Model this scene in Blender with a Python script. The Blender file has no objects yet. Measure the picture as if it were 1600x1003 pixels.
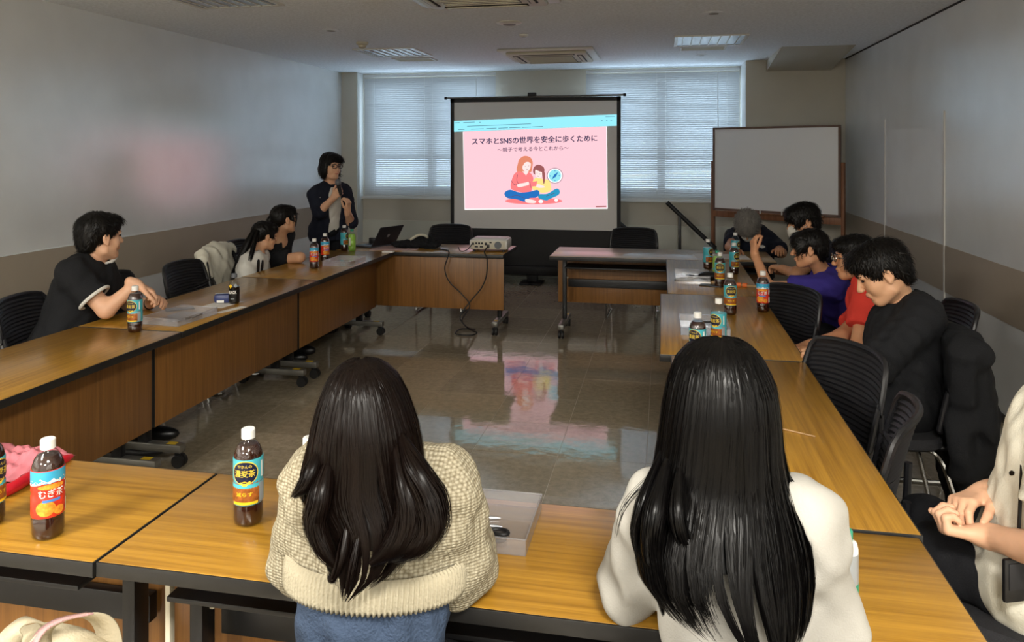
import bpy, bmesh, math, random
import numpy as np
from mathutils import Vector, Matrix
from mathutils.bvhtree import BVHTree

# ------------------------------------------------------------------ camera, world, light, exposure
SC = bpy.context.scene
COL = SC.collection
F, HY, H, A = 1180.0, 235.0, 1.58, math.radians(11.26)   # focal (px of 1600), horizon row, eye height, yaw
cam_d = bpy.data.cameras.new('camera'); cam = bpy.data.objects.new('camera', cam_d); COL.objects.link(cam)
cam.location = (0, 0, H); cam.rotation_euler = (math.pi/2, 0, A)
cam_d.sensor_width = 36.0; cam_d.lens = F*36/1600; cam_d.shift_y = -(501.5-HY)/1600
cam_d.clip_start = 0.02
SC.camera = cam
W = bpy.data.worlds.new('overcast_sky'); SC.world = W; W.use_nodes = True
bg = W.node_tree.nodes['Background']; bg.inputs[0].default_value = (0.74, 0.88, 1.0, 1); bg.inputs[1].default_value = 5.4
LAMP_POWER = 75.0
SC.view_settings.view_transform = 'Standard'; SC.view_settings.look = 'None'
SC.view_settings.gamma = 1.0; SC.view_settings.use_curve_mapping = False
SC.view_settings.exposure = 0.9
SC.cycles.max_bounces = 6; SC.cycles.diffuse_bounces = 4; SC.cycles.glossy_bounces = 3
SC.cycles.transmission_bounces = 4; SC.cycles.transparent_max_bounces = 16
SC.cycles.caustics_reflective = False; SC.cycles.caustics_refractive = False
SC.cycles.sample_clamp_indirect = 4.0

# ------------------------------------------------------------------ pixel -> place helpers
def at(px, d):
    u = (px-800)/F
    return (d*(u*math.cos(A)-math.sin(A)), d*(math.cos(A)+u*math.sin(A)))
def P3(px, py, d):
    x, y = at(px, d); return Vector((x, y, H-(py-HY)*d/F))
def onz(px, py, z=0.70):                      # where the ray meets a level surface
    x, y = at(px, F*(H-z)/(py-HY)); return Vector((x, y, z))
def atY(px, py, Y):
    u = (px-800)/F; d = Y/(math.cos(A)+u*math.sin(A)); return P3(px, py, d)
def atX(px, py, X):
    u = (px-800)/F; d = X/(u*math.cos(A)-math.sin(A)); return P3(px, py, d)
def lin(c):
    c = c/255.0
    return c/12.92 if c <= 0.04045 else ((c+0.055)/1.055)**2.4
def rgb(r, g, b): return (lin(r), lin(g), lin(b), 1.0)
# ------------------------------------------------------------------ materials
MATS = {}
def _new(name):
    m = bpy.data.materials.new(name); m.use_nodes = True
    nt = m.node_tree; b = nt.nodes['Principled BSDF']; MATS[name] = m
    return m, nt, b
def mat(name, col, rough=0.5, metal=0.0, spec=0.5, trans=0.0, noise=0.0, nscale=8.0, bump=0.0, bscale=60.0, stretch=(1, 1, 1), coat=0.0, sheen=0.0, sss=0.0):
    m, nt, b = _new(name)
    b.inputs['Base Color'].default_value = col; b.inputs['Roughness'].default_value = rough
    b.inputs['Metallic'].default_value = metal; b.inputs['Specular IOR Level'].default_value = spec
    b.inputs['Transmission Weight'].default_value = trans; b.inputs['Coat Weight'].default_value = coat
    b.inputs['Coat Roughness'].default_value = 0.15; b.inputs['Sheen Weight'].default_value = sheen
    if sss: b.inputs['Subsurface Weight'].default_value = sss; b.inputs['Subsurface Radius'].default_value = (.012, .005, .003)
    if noise or bump:
        tc = nt.nodes.new('ShaderNodeTexCoord'); mp = nt.nodes.new('ShaderNodeMapping')
        mp.inputs['Scale'].default_value = stretch; nt.links.new(tc.outputs['Object'], mp.inputs[0])
    if noise:
        n = nt.nodes.new('ShaderNodeTexNoise'); n.inputs['Scale'].default_value = nscale; n.inputs['Detail'].default_value = 5
        nt.links.new(mp.outputs[0], n.inputs['Vector'])
        r = nt.nodes.new('ShaderNodeValToRGB')
        r.color_ramp.elements[0].position = 0.3; r.color_ramp.elements[1].position = 0.7
        r.color_ramp.elements[0].color = [max(0, c*(1-noise)) for c in col[:3]]+[1]
        r.color_ramp.elements[1].color = [min(1, c*(1+noise)) for c in col[:3]]+[1]
        nt.links.new(n.outputs['Fac'], r.inputs[0]); nt.links.new(r.outputs[0], b.inputs['Base Color'])
    if bump:
        n2 = nt.nodes.new('ShaderNodeTexNoise'); n2.inputs['Scale'].default_value = bscale; n2.inputs['Detail'].default_value = 3
        nt.links.new(mp.outputs[0], n2.inputs['Vector'])
        bp = nt.nodes.new('ShaderNodeBump'); bp.inputs['Strength'].default_value = bump; bp.inputs['Distance'].default_value = 0.01
        nt.links.new(n2.outputs['Fac'], bp.inputs['Height']); nt.links.new(bp.outputs[0], b.inputs['Normal'])
    return m
def emit(name, col, s=1.0):
    m, nt, b = _new(name)
    b.inputs['Base Color'].default_value = (0.0, 0.0, 0.0, 1); b.inputs['Roughness'].default_value = 1; b.inputs['Specular IOR Level'].default_value = 0
    b.inputs['Emission Color'].default_value = col; b.inputs['Emission Strength'].default_value = s
    return m
def clear(name, tint=(1, 1, 1, 1), milk=0.0, gloss=0.12, rough=0.08):
    m, nt, b = _new(name); nt.nodes.remove(b); out = nt.nodes['Material Output']
    t = nt.nodes.new('ShaderNodeBsdfTransparent'); t.inputs[0].default_value = tint
    g = nt.nodes.new('ShaderNodeBsdfGlossy'); g.inputs['Roughness'].default_value = rough
    fr = nt.nodes.new('ShaderNodeFresnel'); gb = nt.nodes.new('ShaderNodeNewGeometry'); io = nt.nodes.new('ShaderNodeMapRange'); io.inputs['To Min'].default_value = 1.45; io.inputs['To Max'].default_value = 1/1.45
    nt.links.new(gb.outputs['Backfacing'], io.inputs[0]); nt.links.new(io.outputs[0], fr.inputs[0])      # thin sheet: no total reflection inside
    ad = nt.nodes.new('ShaderNodeMath'); ad.operation = 'ADD'; ad.inputs[1].default_value = gloss*0.3; nt.links.new(fr.outputs[0], ad.inputs[0])
    mx = nt.nodes.new('ShaderNodeMixShader'); nt.links.new(ad.outputs[0], mx.inputs[0])
    src = t
    if milk:
        d = nt.nodes.new('ShaderNodeBsdfDiffuse'); d.inputs[0].default_value = (.8, .8, .82, 1)
        m2 = nt.nodes.new('ShaderNodeMixShader'); m2.inputs[0].default_value = milk
        nt.links.new(t.outputs[0], m2.inputs[1]); nt.links.new(d.outputs[0], m2.inputs[2]); src = m2
    nt.links.new(src.outputs[0], mx.inputs[1]); nt.links.new(g.outputs[0], mx.inputs[2]); nt.links.new(mx.outputs[0], out.inputs[0])
    return m
def wood(name, c1, c2, rough=0.35, along='X', scale=1.0, coat=0.25):
    m, nt, b = _new(name)
    tc = nt.nodes.new('ShaderNodeTexCoord'); mp = nt.nodes.new('ShaderNodeMapping')
    st = {'X': (1.2, 40, 40), 'Z': (40, 40, 1.2), 'Y': (40, 1.2, 40)}[along]
    mp.inputs['Scale'].default_value = [v*scale for v in st]; nt.links.new(tc.outputs['Object'], mp.inputs[0])
    n = nt.nodes.new('ShaderNodeTexNoise'); n.inputs['Scale'].default_value = 1.6; n.inputs['Detail'].default_value = 6; n.inputs['Distortion'].default_value = 0.4
    nt.links.new(mp.outputs[0], n.inputs['Vector'])
    n3 = nt.nodes.new('ShaderNodeTexNoise'); n3.inputs['Scale'].default_value = 7; n3.inputs['Detail'].default_value = 3; nt.links.new(mp.outputs[0], n3.inputs['Vector'])
    mx = nt.nodes.new('ShaderNodeMath'); mx.operation = 'MULTIPLY_ADD'; mx.inputs[1].default_value = 0.35; nt.links.new(n3.outputs['Fac'], mx.inputs[0]); nt.links.new(n.outputs['Fac'], mx.inputs[2])
    r = nt.nodes.new('ShaderNodeValToRGB'); r.color_ramp.elements[0].position = 0.48; r.color_ramp.elements[1].position = 0.86
    r.color_ramp.elements[0].color = c1; r.color_ramp.elements[1].color = c2
    nt.links.new(mx.outputs[0], r.inputs[0]); nt.links.new(r.outputs[0], b.inputs['Base Color'])
    b.inputs['Roughness'].default_value = rough; b.inputs['Coat Weight'].default_value = coat; b.inputs['Coat Roughness'].default_value = 0.22
    return m
M = MATS

# ------------------------------------------------------------------ objects
def tag(o, label=None, cat=None, group=None, kind=None):
    if label: o['label'] = label
    if cat: o['category'] = cat
    if group: o['group'] = group
    if kind: o['kind'] = kind
    return o
def empty(name, loc=(0, 0, 0), rz=0.0, label=None, cat=None, group=None):
    o = bpy.data.objects.new(name, None); COL.objects.link(o)
    o.location = loc; o.rotation_euler = (0, 0, rz); o.empty_display_size = 0.05
    return tag(o, label, cat, group)
def copy_tree(o, parent=None):
    c = o.copy(); COL.objects.link(c); c.parent = parent
    for ch in list(o.children): copy_tree(ch, c)
    return c

class MB:
    """collects shapes and becomes ONE mesh object"""
    def __init__(s): s.v = []; s.f = []; s.m = []; s.cur = 0
    def add(s, vs, fs, M4=None):
        n = len(s.v)
        for p in vs:
            p = Vector(p); s.v.append(tuple(M4 @ p if M4 is not None else p))
        for f in fs: s.f.append([i+n for i in f]); s.m.append(s.cur)
        return s
    def box(s, c, d, bev=0.0, M4=None):
        x, y, z = [k/2 for k in d]; c = Vector(c)
        if bev <= 0:
            vs = [c+Vector((i*x, j*y, k*z)) for i in (-1, 1) for j in (-1, 1) for k in (-1, 1)]
            fs = [(0, 1, 3, 2), (4, 6, 7, 5), (0, 4, 5, 1), (2, 3, 7, 6), (0, 2, 6, 4), (1, 5, 7, 3)]
            return s.add(vs, fs, M4)
        bm = bmesh.new(); bmesh.ops.create_cube(bm, size=1)
        for v in bm.verts: v.co = Vector((v.co.x*2*x, v.co.y*2*y, v.co.z*2*z))+c
        bmesh.ops.bevel(bm, geom=bm.edges[:], offset=min(bev, x*.95, y*.95, z*.95), segments=2, affect='EDGES', profile=0.5)
        bm.verts.index_update()
        s.add([v.co.copy() for v in bm.verts], [[v.index for v in f.verts] for f in bm.faces], M4); bm.free(); return s
    def tube(s, pts, r, seg=8, closed=False, M4=None, cap=True):
        pts = [Vector(p) for p in pts]; n = len(pts); rs = r if isinstance(r, (list, tuple)) else [r]*n
        vs = []; fs = []; up = None
        for i, p in enumerate(pts):
            a = pts[(i-1) % n] if (i > 0 or closed) else p; b = pts[(i+1) % n] if (i < n-1 or closed) else p
            t = (b-a).normalized()
            if up is None:
                up = Vector((0, 0, 1)) if abs(t.z) < 0.9 else Vector((1, 0, 0))
            sd = t.cross(up)
            if sd.length < 1e-6: sd = t.orthogonal()
            sd.normalize(); up = sd.cross(t).normalized()
            for k in range(seg):
                an = 2*math.pi*k/seg; vs.append(p+(sd*math.cos(an)+up*math.sin(an))*rs[i])
        m = n if closed else n-1
        for i in range(m):
            j = (i+1) % n
            for k in range(seg):
                l = (k+1) % seg; fs.append((i*seg+k, i*seg+l, j*seg+l, j*seg+k))
        if cap and not closed:
            fs.append(tuple(range(seg))[::-1]); fs.append(tuple((n-1)*seg+k for k in range(seg)))
        return s.add(vs, fs, M4)
    def lathe(s, prof, seg=24, c=(0, 0, 0), a0=0.0, a1=2*math.pi, M4=None):
        full = abs(a1-a0-2*math.pi) < 1e-6; k = seg if full else seg+1
        vs = []; fs = []
        for (r, z) in prof:
            for i in range(k):
                an = a0+(a1-a0)*i/seg; vs.append((c[0]+r*math.cos(an), c[1]+r*math.sin(an), c[2]+z))
        for j in range(len(prof)-1):
            for i in range(seg):
                l = (i+1) % k if full else i+1
                fs.append((j*k+i, j*k+l, (j+1)*k+l, (j+1)*k+i))
        if full:
            if prof[0][0] > 1e-5: fs.append(tuple(range(k))[::-1])
            if prof[-1][0] > 1e-5: fs.append(tuple((len(prof)-1)*k+i for i in range(k)))
        return s.add(vs, fs, M4)
    def poly(s, pts): n = len(pts); return s.add(pts, [tuple(range(n))])
    def prism(s, pts2, z0, z1, M4=None):
        n = len(pts2); vs = [(x, y, z0) for x, y in pts2]+[(x, y, z1) for x, y in pts2]
        fs = [tuple(range(n))[::-1], tuple(range(n, 2*n))]+[(i, (i+1) % n, n+(i+1) % n, n+i) for i in range(n)]
        return s.add(vs, fs, M4)
    def grid(s, fn, nu, nv, thick=None):
        vs = [fn(i/(nu-1), j/(nv-1)) for j in range(nv) for i in range(nu)]
        fs = [(j*nu+i, j*nu+i+1, (j+1)*nu+i+1, (j+1)*nu+i) for j in range(nv-1) for i in range(nu-1)]
        return s.add(vs, fs)
    def build(s, name, mats, parent=None, loc=None, smooth=True, sharp=40, solid=0.0):
        me = bpy.data.meshes.new(name); me.from_pydata([tuple(v) for v in s.v], [], s.f)
        if not isinstance(mats, (list, tuple)): mats = [mats]
        for m in mats: me.materials.append(M[m] if isinstance(m, str) else m)
        if len(mats) > 1: me.polygons.foreach_set('material_index', s.m)
        me.validate()
        if smooth:
            me.polygons.foreach_set('use_smooth', [True]*len(me.polygons))
            me.set_sharp_from_angle(angle=math.radians(sharp))
        me.update()
        o = bpy.data.objects.new(name, me); COL.objects.link(o)
        if parent is not None: o.parent = parent
        if loc is not None: o.location = loc
        if solid:
            md = o.modifiers.new('thickness', 'SOLIDIFY'); md.thickness = solid; md.offset = 0
        return o
def boxo(name, c, d, m, parent=None, bev=0.0): return MB().box(c, d, bev).build(name, m, parent)
def struct(name, mb, m, parent=None, **k):
    o = mb.build(name, m, parent, **k)
    if parent is None: o['kind'] = 'structure'
    return o
def span(name, lo, hi, m, parent=None, bev=0.0):
    c = [(a+b)/2 for a, b in zip(lo, hi)]; d = [b-a for a, b in zip(lo, hi)]
    return struct(name, MB().box(c, d, bev), m, parent)

_TXT = {}
def text_mesh(body, bold=0.0, spacing=1.0):
    key = (body, bold, spacing)
    if key in _TXT: return _TXT[key]
    c = bpy.data.curves.new('t', 'FONT'); c.body = body; c.size = 1.0; c.offset = bold; c.resolution_u = 3; c.space_character = spacing
    o = bpy.data.objects.new('t', c); COL.objects.link(o)
    dg = bpy.context.evaluated_depsgraph_get(); e = o.evaluated_get(dg); me = e.to_mesh()
    vs = [tuple(v.co) for v in me.vertices]; fs = [tuple(p.vertices) for p in me.polygons]
    e.to_mesh_clear(); bpy.data.objects.remove(o); bpy.data.curves.remove(c)
    xs = [v[0] for v in vs] or [0, 1]; ys = [v[1] for v in vs] or [0, 1]
    x0, x1, y0, y1 = min(xs), max(xs), min(ys), max(ys)
    vs = [((v[0]-x0)/(x1-x0), (v[1]-y0)/(y1-y0)) for v in vs]
    _TXT[key] = (vs, fs); return _TXT[key]
def smooth_loop(pts, sub=5):
    n = len(pts); out = []
    for i in range(n):
        p0, p1, p2, p3 = [Vector(pts[(i+k) % n]) for k in (-1, 0, 1, 2)]
        for j in range(sub):
            t = j/sub
            out.append(0.5*((2*p1)+(p2-p0)*t+(2*p0-5*p1+4*p2-p3)*t*t+(-p0+3*p1-3*p2+p3)*t**3))
    return out
def smooth_path(pts, sub=6):
    pts = [Vector(p) for p in pts]; q = [pts[0]*2-pts[1]]+pts+[pts[-1]*2-pts[-2]]; out = []
    for i in range(1, len(q)-2):
        p0, p1, p2, p3 = q[i-1:i+3]
        for j in range(sub):
            t = j/sub
            out.append(0.5*((2*p1)+(p2-p0)*t+(2*p0-5*p1+4*p2-p3)*t*t+(-p0+3*p1-3*p2+p3)*t**3))
    out.append(pts[-1]); return out

# ------------------------------------------------------------------ implicit bodies (smooth union of capsules and ellipsoids)
def V(*a): return np.array(a if len(a) == 3 else a[0], dtype=np.float64)
def unit(v): v = V(v); return v/max(1e-9, np.linalg.norm(v))
def cap(a, b, ra, rb=None, k=0.02): return ('c', V(a), V(b), ra, ra if rb is None else rb, k)
def ell(c, r, R=None, k=0.02): return ('e', V(c), V(r), np.eye(3) if R is None else R, k)
def grow(p, e):
    if p[0] == 'c': return ('c', p[1], p[2], p[3]+e, p[4]+e, p[5])
    return ('e', p[1], p[2]+e, p[3], p[4])
def pbounds(p):
    if p[0] == 'c':
        r = max(p[3], p[4]); return np.minimum(p[1], p[2])-r, np.maximum(p[1], p[2])+r
    e = np.sqrt(((p[3]*p[2])**2).sum(axis=1)); return p[1]-e, p[1]+e
def peval(p, X, Y, Z):
    if p[0] == 'c':
        a, b, ra, rb = p[1], p[2], p[3], p[4]; ab = b-a; L2 = max(1e-12, ab@ab)
        dx, dy, dz = X-a[0], Y-a[1], Z-a[2]
        t = np.clip((dx*ab[0]+dy*ab[1]+dz*ab[2])/L2, 0, 1)
        return np.sqrt((dx-t*ab[0])**2+(dy-t*ab[1])**2+(dz-t*ab[2])**2)-(ra+(rb-ra)*t)
    c, r, R = p[1], p[2], p[3]; dx, dy, dz = X-c[0], Y-c[1], Z-c[2]
    k0 = 0; k1 = 0
    for i in range(3):
        q = dx*R[0, i]+dy*R[1, i]+dz*R[2, i]; k0 = k0+(q/r[i])**2; k1 = k1+(q/r[i]**2)**2
    k0 = np.sqrt(k0); return k0*(k0-1)/np.maximum(np.sqrt(k1), 1e-6)
def surfnet(Fd, org, h):
    nx, ny, nz = Fd.shape; s = Fd < 0
    cnt = np.zeros((nx-1, ny-1, nz-1), np.int8)
    for i in (0, 1):
        for j in (0, 1):
            for k in (0, 1): cnt += s[i:nx-1+i, j:ny-1+j, k:nz-1+k]
    ci, cj, ck = np.nonzero((cnt > 0) & (cnt < 8)); n = len(ci)
    idx = -np.ones((nx-1, ny-1, nz-1), np.int64); idx[ci, cj, ck] = np.arange(n)
    acc = np.zeros((n, 3)); w = np.zeros(n)
    cor = [(i, j, k) for i in (0, 1) for j in (0, 1) for k in (0, 1)]
    for a in cor:
        for ax in range(3):
            if a[ax]: continue
            b = list(a); b[ax] = 1
            fa = Fd[ci+a[0], cj+a[1], ck+a[2]]; fb = Fd[ci+b[0], cj+b[1], ck+b[2]]
            mk = (fa < 0) != (fb < 0); t = np.where(mk, fa/np.where(mk, fa-fb, 1), 0)
            for q in range(3): acc[:, q] += np.where(mk, a[q]+(t if q == ax else 0), 0)
            w += mk
    v = acc/np.maximum(w, 1)[:, None]+np.stack([ci, cj, ck], 1); v = v*h+org
    faces = []
    for ax in range(3):
        o1, o2 = (ax+1) % 3, (ax+2) % 3
        sl0 = [slice(None)]*3; sl1 = [slice(None)]*3
        sl0[ax] = slice(0, -1); sl1[ax] = slice(1, None)
        for o in (o1, o2): sl0[o] = slice(1, -1); sl1[o] = slice(1, -1)
        A0 = s[tuple(sl0)]; B0 = s[tuple(sl1)]
        e = np.nonzero(A0 != B0); base = [e[0].copy(), e[1].copy(), e[2].copy()]
        for o in (o1, o2): base[o] = base[o]+1
        def cell(d1, d2):
            q = [base[0].copy(), base[1].copy(), base[2].copy()]; q[o1] = q[o1]+d1; q[o2] = q[o2]+d2
            return idx[q[0], q[1], q[2]]
        quad = np.stack([cell(-1, -1), cell(0, -1), cell(0, 0), cell(-1, 0)], 1)
        fl = ~A0[e]; quad[fl] = quad[fl][:, ::-1]
        faces.append(quad)
    fc = np.concatenate(faces); fc = fc[(fc >= 0).all(1)]
    return v, fc
def implicit(prims, h=0.007, sub=(), noise=None, lo=None, hi=None, planes=()):
    """returns verts, faces of the smooth union of prims minus sub, cut by half spaces (point, outward normal)"""
    bs = [pbounds(p) for p in prims]
    l = np.min([b[0] for b in bs], 0)-3*h; u = np.max([b[1] for b in bs], 0)+3*h
    if lo is not None: l = np.maximum(l, V(lo))
    if hi is not None: u = np.minimum(u, V(hi))
    n = np.maximum(4, np.ceil((u-l)/h).astype(int)+1)
    xs = [(l[i]+h*np.arange(n[i])).astype(np.float32) for i in range(3)]
    G = np.full(tuple(n), 1.0, np.float32)
    def sub_of(p, m):
        a, b = pbounds(p); a = a-m; b = b+m
        i0 = np.clip(np.floor((a-l)/h).astype(int), 0, n-1); i1 = np.clip(np.ceil((b-l)/h).astype(int)+1, 1, n)
        sl = tuple(slice(i0[i], i1[i]) for i in range(3))
        return sl, xs[0][sl[0]][:, None, None], xs[1][sl[1]][None, :, None], xs[2][sl[2]][None, None, :]
    for p in prims:
        k = p[-1]; sl, X, Y, Z = sub_of(p, k+3*h)
        if 0 in G[sl].shape: continue
        d = peval(p, X, Y, Z); g = G[sl]; hh = np.maximum(k-np.abs(g-d), 0)/k
        G[sl] = np.minimum(g, d)-hh*hh*k*0.25
    for p in sub:
        k = p[-1]; sl, X, Y, Z = sub_of(p, k+3*h)
        if 0 in G[sl].shape: continue
        d = -peval(p, X, Y, Z); g = G[sl]; hh = np.maximum(k-np.abs(g-d), 0)/k
        G[sl] = np.maximum(g, d)+hh*hh*k*0.25
    X, Y, Z = xs[0][:, None, None], xs[1][None, :, None], xs[2][None, None, :]
    if noise:
        amp, wl, seed = noise; rnd = random.Random(seed); acc = 0
        for q in range(5):
            d = unit([rnd.uniform(-1, 1), rnd.uniform(-1, 1), rnd.uniform(-.6, .6)])*2*math.pi/(wl*rnd.uniform(.6, 1.5)); ph = rnd.uniform(0, 6)
            d2 = unit([rnd.uniform(-1, 1), rnd.uniform(-1, 1), rnd.uniform(-1, 1)])*2*math.pi/(wl*2.2)
            acc = acc+np.sin(X*d[0]+Y*d[1]+Z*d[2]+ph+1.3*np.sin(X*d2[0]+Y*d2[1]+Z*d2[2]))
        G = G+(amp*0.5)*acc.astype(np.float32)
    for (pt, nn) in planes:
        nn = unit(nn); G = np.maximum(G, ((X-pt[0])*nn[0]+(Y-pt[1])*nn[1]+(Z-pt[2])*nn[2]).astype(np.float32))
    return surfnet(G, l, h)
def np_mesh(name, chunks, m, parent=None, origin=(0, 0, 0), smooth=True):
    vs = []; fs = []; n = 0
    for v, f in chunks:
        vs.append(np.asarray(v)-V(origin)); fs.append(np.asarray(f)+n); n += len(v)
    v = np.concatenate(vs); me = bpy.data.meshes.new(name)
    nf = sum(len(f) for f in fs); me.vertices.add(len(v)); me.vertices.foreach_set('co', v.astype(np.float32).ravel())
    fl = np.concatenate([f.ravel() for f in fs]); tot = np.concatenate([np.full(len(f), f.shape[1]) for f in fs]); st = np.concatenate([[0], np.cumsum(tot)[:-1]])
    me.loops.add(len(fl)); me.loops.foreach_set('vertex_index', fl.astype(np.int32))
    me.polygons.add(nf); me.polygons.foreach_set('loop_start', st.astype(np.int32))
    me.polygons.foreach_set('use_smooth', [smooth]*nf)
    me.materials.append(M[m] if isinstance(m, str) else m); me.update(calc_edges=True); me.validate()
    o = bpy.data.objects.new(name, me); COL.objects.link(o)
    if parent is not None: o.parent = parent
    return o
def vnormals(v, f):
    a = v[f[:, 0]]; n = np.cross(v[f[:, 2]]-a, v[f[:, 3 if f.shape[1] > 3 else 1]]-v[f[:, 1]]); out = np.zeros_like(v)
    for i in range(f.shape[1]): np.add.at(out, f[:, i], n)
    return out/np.maximum(np.linalg.norm(out, axis=1), 1e-9)[:, None]
def ribbons(paths, norms, width, taper=0.15):
    """paths (n,k,3), norms (n,k,3): flat tapering strands"""
    n, k, _ = paths.shape; t = np.gradient(paths, axis=1)
    sd = np.cross(t, norms); sd /= np.maximum(np.linalg.norm(sd, axis=2), 1e-9)[:, :, None]
    w = np.asarray(width).reshape(-1, 1)*(1-(1-taper)*np.linspace(0, 1, k)[None, :]**2)*0.5
    v = np.stack([paths-sd*w[:, :, None], paths+sd*w[:, :, None]], 2).reshape(-1, 3)
    b = (np.arange(n)*k*2)[:, None]+np.arange(k-1)[None, :]*2
    f = np.stack([b, b+1, b+3, b+2], 2).reshape(-1, 4)
    return v, f
# ================================================================== THE ROOM
XL, XR, YB, YF, ZC = -4.05, 1.95, 9.30, -5.60, 2.58
def wallmat(name, col, rough=0.34, spec=0.5):
    m = mat(name, col, rough, spec=spec, noise=0.04, nscale=3, bump=0.06, bscale=220); m.node_tree.nodes['Principled BSDF'].inputs['IOR'].default_value = 1.5+.55*(rough < .4); return m
wallmat('wall_vinyl', rgb(228, 231, 232), 0.18, 1.0)
wallmat('wall_band', rgb(166, 154, 138), 0.42, 0.45)
wallmat('wall_back', rgb(196, 190, 176), 0.7, 0.3)
wallmat('wall_back_low', rgb(206, 205, 192), 0.7, 0.3)
mat('ceiling_board', rgb(234, 238, 243), 0.9, spec=0.2, noise=0.10, nscale=45, bump=0.5, bscale=120)
mat('white_paint', rgb(215, 216, 214), 0.45)
mat('dark_joint', rgb(38, 36, 34), 0.8)
mat('light_joint', rgb(206, 204, 198), 0.5)
mat('baseboard_grey', rgb(168, 164, 150), 0.5)
mat('baseboard_dark', rgb(48, 46, 44), 0.5)
def tile_material():
    m, nt, b = _new('floor_tile')
    tc = nt.nodes.new('ShaderNodeTexCoord'); geo = nt.nodes.new('ShaderNodeNewGeometry'); oi = nt.nodes.new('ShaderNodeObjectInfo')
    n = nt.nodes.new('ShaderNodeTexNoise'); n.inputs['Scale'].default_value = 26; n.inputs['Detail'].default_value = 7; n.inputs['Roughness'].default_value = 0.7
    nt.links.new(geo.outputs['Position'], n.inputs['Vector'])
    r = nt.nodes.new('ShaderNodeValToRGB'); r.color_ramp.elements[0].position = .35; r.color_ramp.elements[1].position = .7
    r.color_ramp.elements[0].color = rgb(138, 127, 106); r.color_ramp.elements[1].color = rgb(166, 154, 132)
    nt.links.new(n.outputs['Fac'], r.inputs[0])
    hs = nt.nodes.new('ShaderNodeHueSaturation'); mr = nt.nodes.new('ShaderNodeMapRange')
    mr.inputs['To Min'].default_value = .9; mr.inputs['To Max'].default_value = 1.1
    nt.links.new(oi.outputs['Random'], mr.inputs[0]); nt.links.new(mr.outputs[0], hs.inputs['Value']); nt.links.new(r.outputs[0], hs.inputs['Color'])
    nt.links.new(hs.outputs[0], b.inputs['Base Color'])
    # worn wax: streaky gloss
    mp = nt.nodes.new('ShaderNodeMapping'); mp.inputs['Scale'].default_value = (1.2, 4.5, 1); nt.links.new(geo.outputs['Position'], mp.inputs[0])
    n2 = nt.nodes.new('ShaderNodeTexNoise'); n2.inputs['Scale'].default_value = 2.2; n2.inputs['Detail'].default_value = 8; n2.inputs['Roughness'].default_value = .72
    nt.links.new(mp.outputs[0], n2.inputs['Vector'])
    r2 = nt.nodes.new('ShaderNodeMapRange'); r2.inputs['From Min'].default_value = .38; r2.inputs['From Max'].default_value = .66
    r2.inputs['To Min'].default_value = .015; r2.inputs['To Max'].default_value = .11
    nt.links.new(n2.outputs['Fac'], r2.inputs[0]); nt.links.new(r2.outputs[0], b.inputs['Roughness'])
    bp = nt.nodes.new('ShaderNodeBump'); bp.inputs['Strength'].default_value = .05; bp.inputs['Distance'].default_value = .02
    n3 = nt.nodes.new('ShaderNodeTexNoise'); n3.inputs['Scale'].default_value = 9; n3.inputs['Detail'].default_value = 6; nt.links.new(geo.outputs['Position'], n3.inputs['Vector'])
    nt.links.new(n3.outputs['Fac'], bp.inputs['Height']); nt.links.new(bp.outputs[0], b.inputs['Normal'])
    b.inputs['Specular IOR Level'].default_value = 1.0; b.inputs['IOR'].default_value = 1.6
tile_material()
mat('floor_joint', rgb(184, 174, 154), 0.35, spec=0.5)

floor = span('floor', (XL-.2, YF-.2, -.12), (XR+.2, YB+.2, -.0012), 'floor_joint')
TS = 0.45; x0t, y0t = -.53-8*TS, 4.32-23*TS
rt = random.Random(4); tile_me = None
def put_tile(x0, x1, y0, y1):
    global tile_me
    full = abs(x1-x0-TS) < 1e-6 and abs(y1-y0-TS) < 1e-6
    if full and tile_me is not None:
        o = bpy.data.objects.new('tile', tile_me); COL.objects.link(o)
    else:
        o = MB().box((0, 0, -.0006), (x1-x0-.0022, y1-y0-.0022, .0012)).build('tile', 'floor_tile', smooth=False)
        if full: tile_me = o.data
    o.parent = floor; o.location = ((x0+x1)/2, (y0+y1)/2, 0)
rest = MB()
for i in range(18):
    for j in range(38):
        x0 = max(XL, x0t+i*TS); x1 = min(XR, x0t+(i+1)*TS); y0 = max(YF, y0t+j*TS); y1 = min(YB, y0t+(j+1)*TS)
        if x1-x0 < .02 or y1-y0 < .02: continue
        if y0 > 1.1 and x0 > -3.6: put_tile(x0, x1, y0, y1)
        else: rest.box(((x0+x1)/2, (y0+y1)/2, -.0006), (x1-x0-.0022, y1-y0-.0022, .0012))
tag(rest.build('tiles_beyond', 'floor_tile', floor, smooth=False), kind='stuff')

ceiling = span('ceiling', (XL-.2, YF-.2, ZC), (XR+.2, YB+.2, ZC+.15), 'ceiling_board')
wl = span('wall_left', (XL-.15, YF-.2, 0), (XL, YB+.2, ZC), 'wall_vinyl')
span('dado_band', (XL-.001, YF, .575), (XL+.004, YB, .915), 'wall_band', wl)
span('band_cap', (XL-.001, YF, .915), (XL+.006, YB, .921), 'wall_vinyl', wl)
wr = span('wall_right', (XR, YF-.2, 0), (XR+.15, YB+.2, ZC), 'wall_vinyl')
span('dado_band', (XR-.004, YF, .585), (XR+.001, YB, .912), 'wall_band', wr)
for px in (1383, 1476):
    p = atX(px, 400, XR); span('joint_strip', (XR-.008, p.y-.009, .05), (XR+.001, p.y+.009, 1.86), 'light_joint', wr)
span('shadow_gap', (XR-.004, YF, ZC-.014), (XR+.002, 8.75, ZC), 'dark_joint', wr)
span('baseboard_left', (XL, YF, 0), (XL+.012, YB, .06), 'baseboard_dark')
span('baseboard_right', (XR-.012, YF, 0), (XR, YB, .045), 'baseboard_dark')
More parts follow.
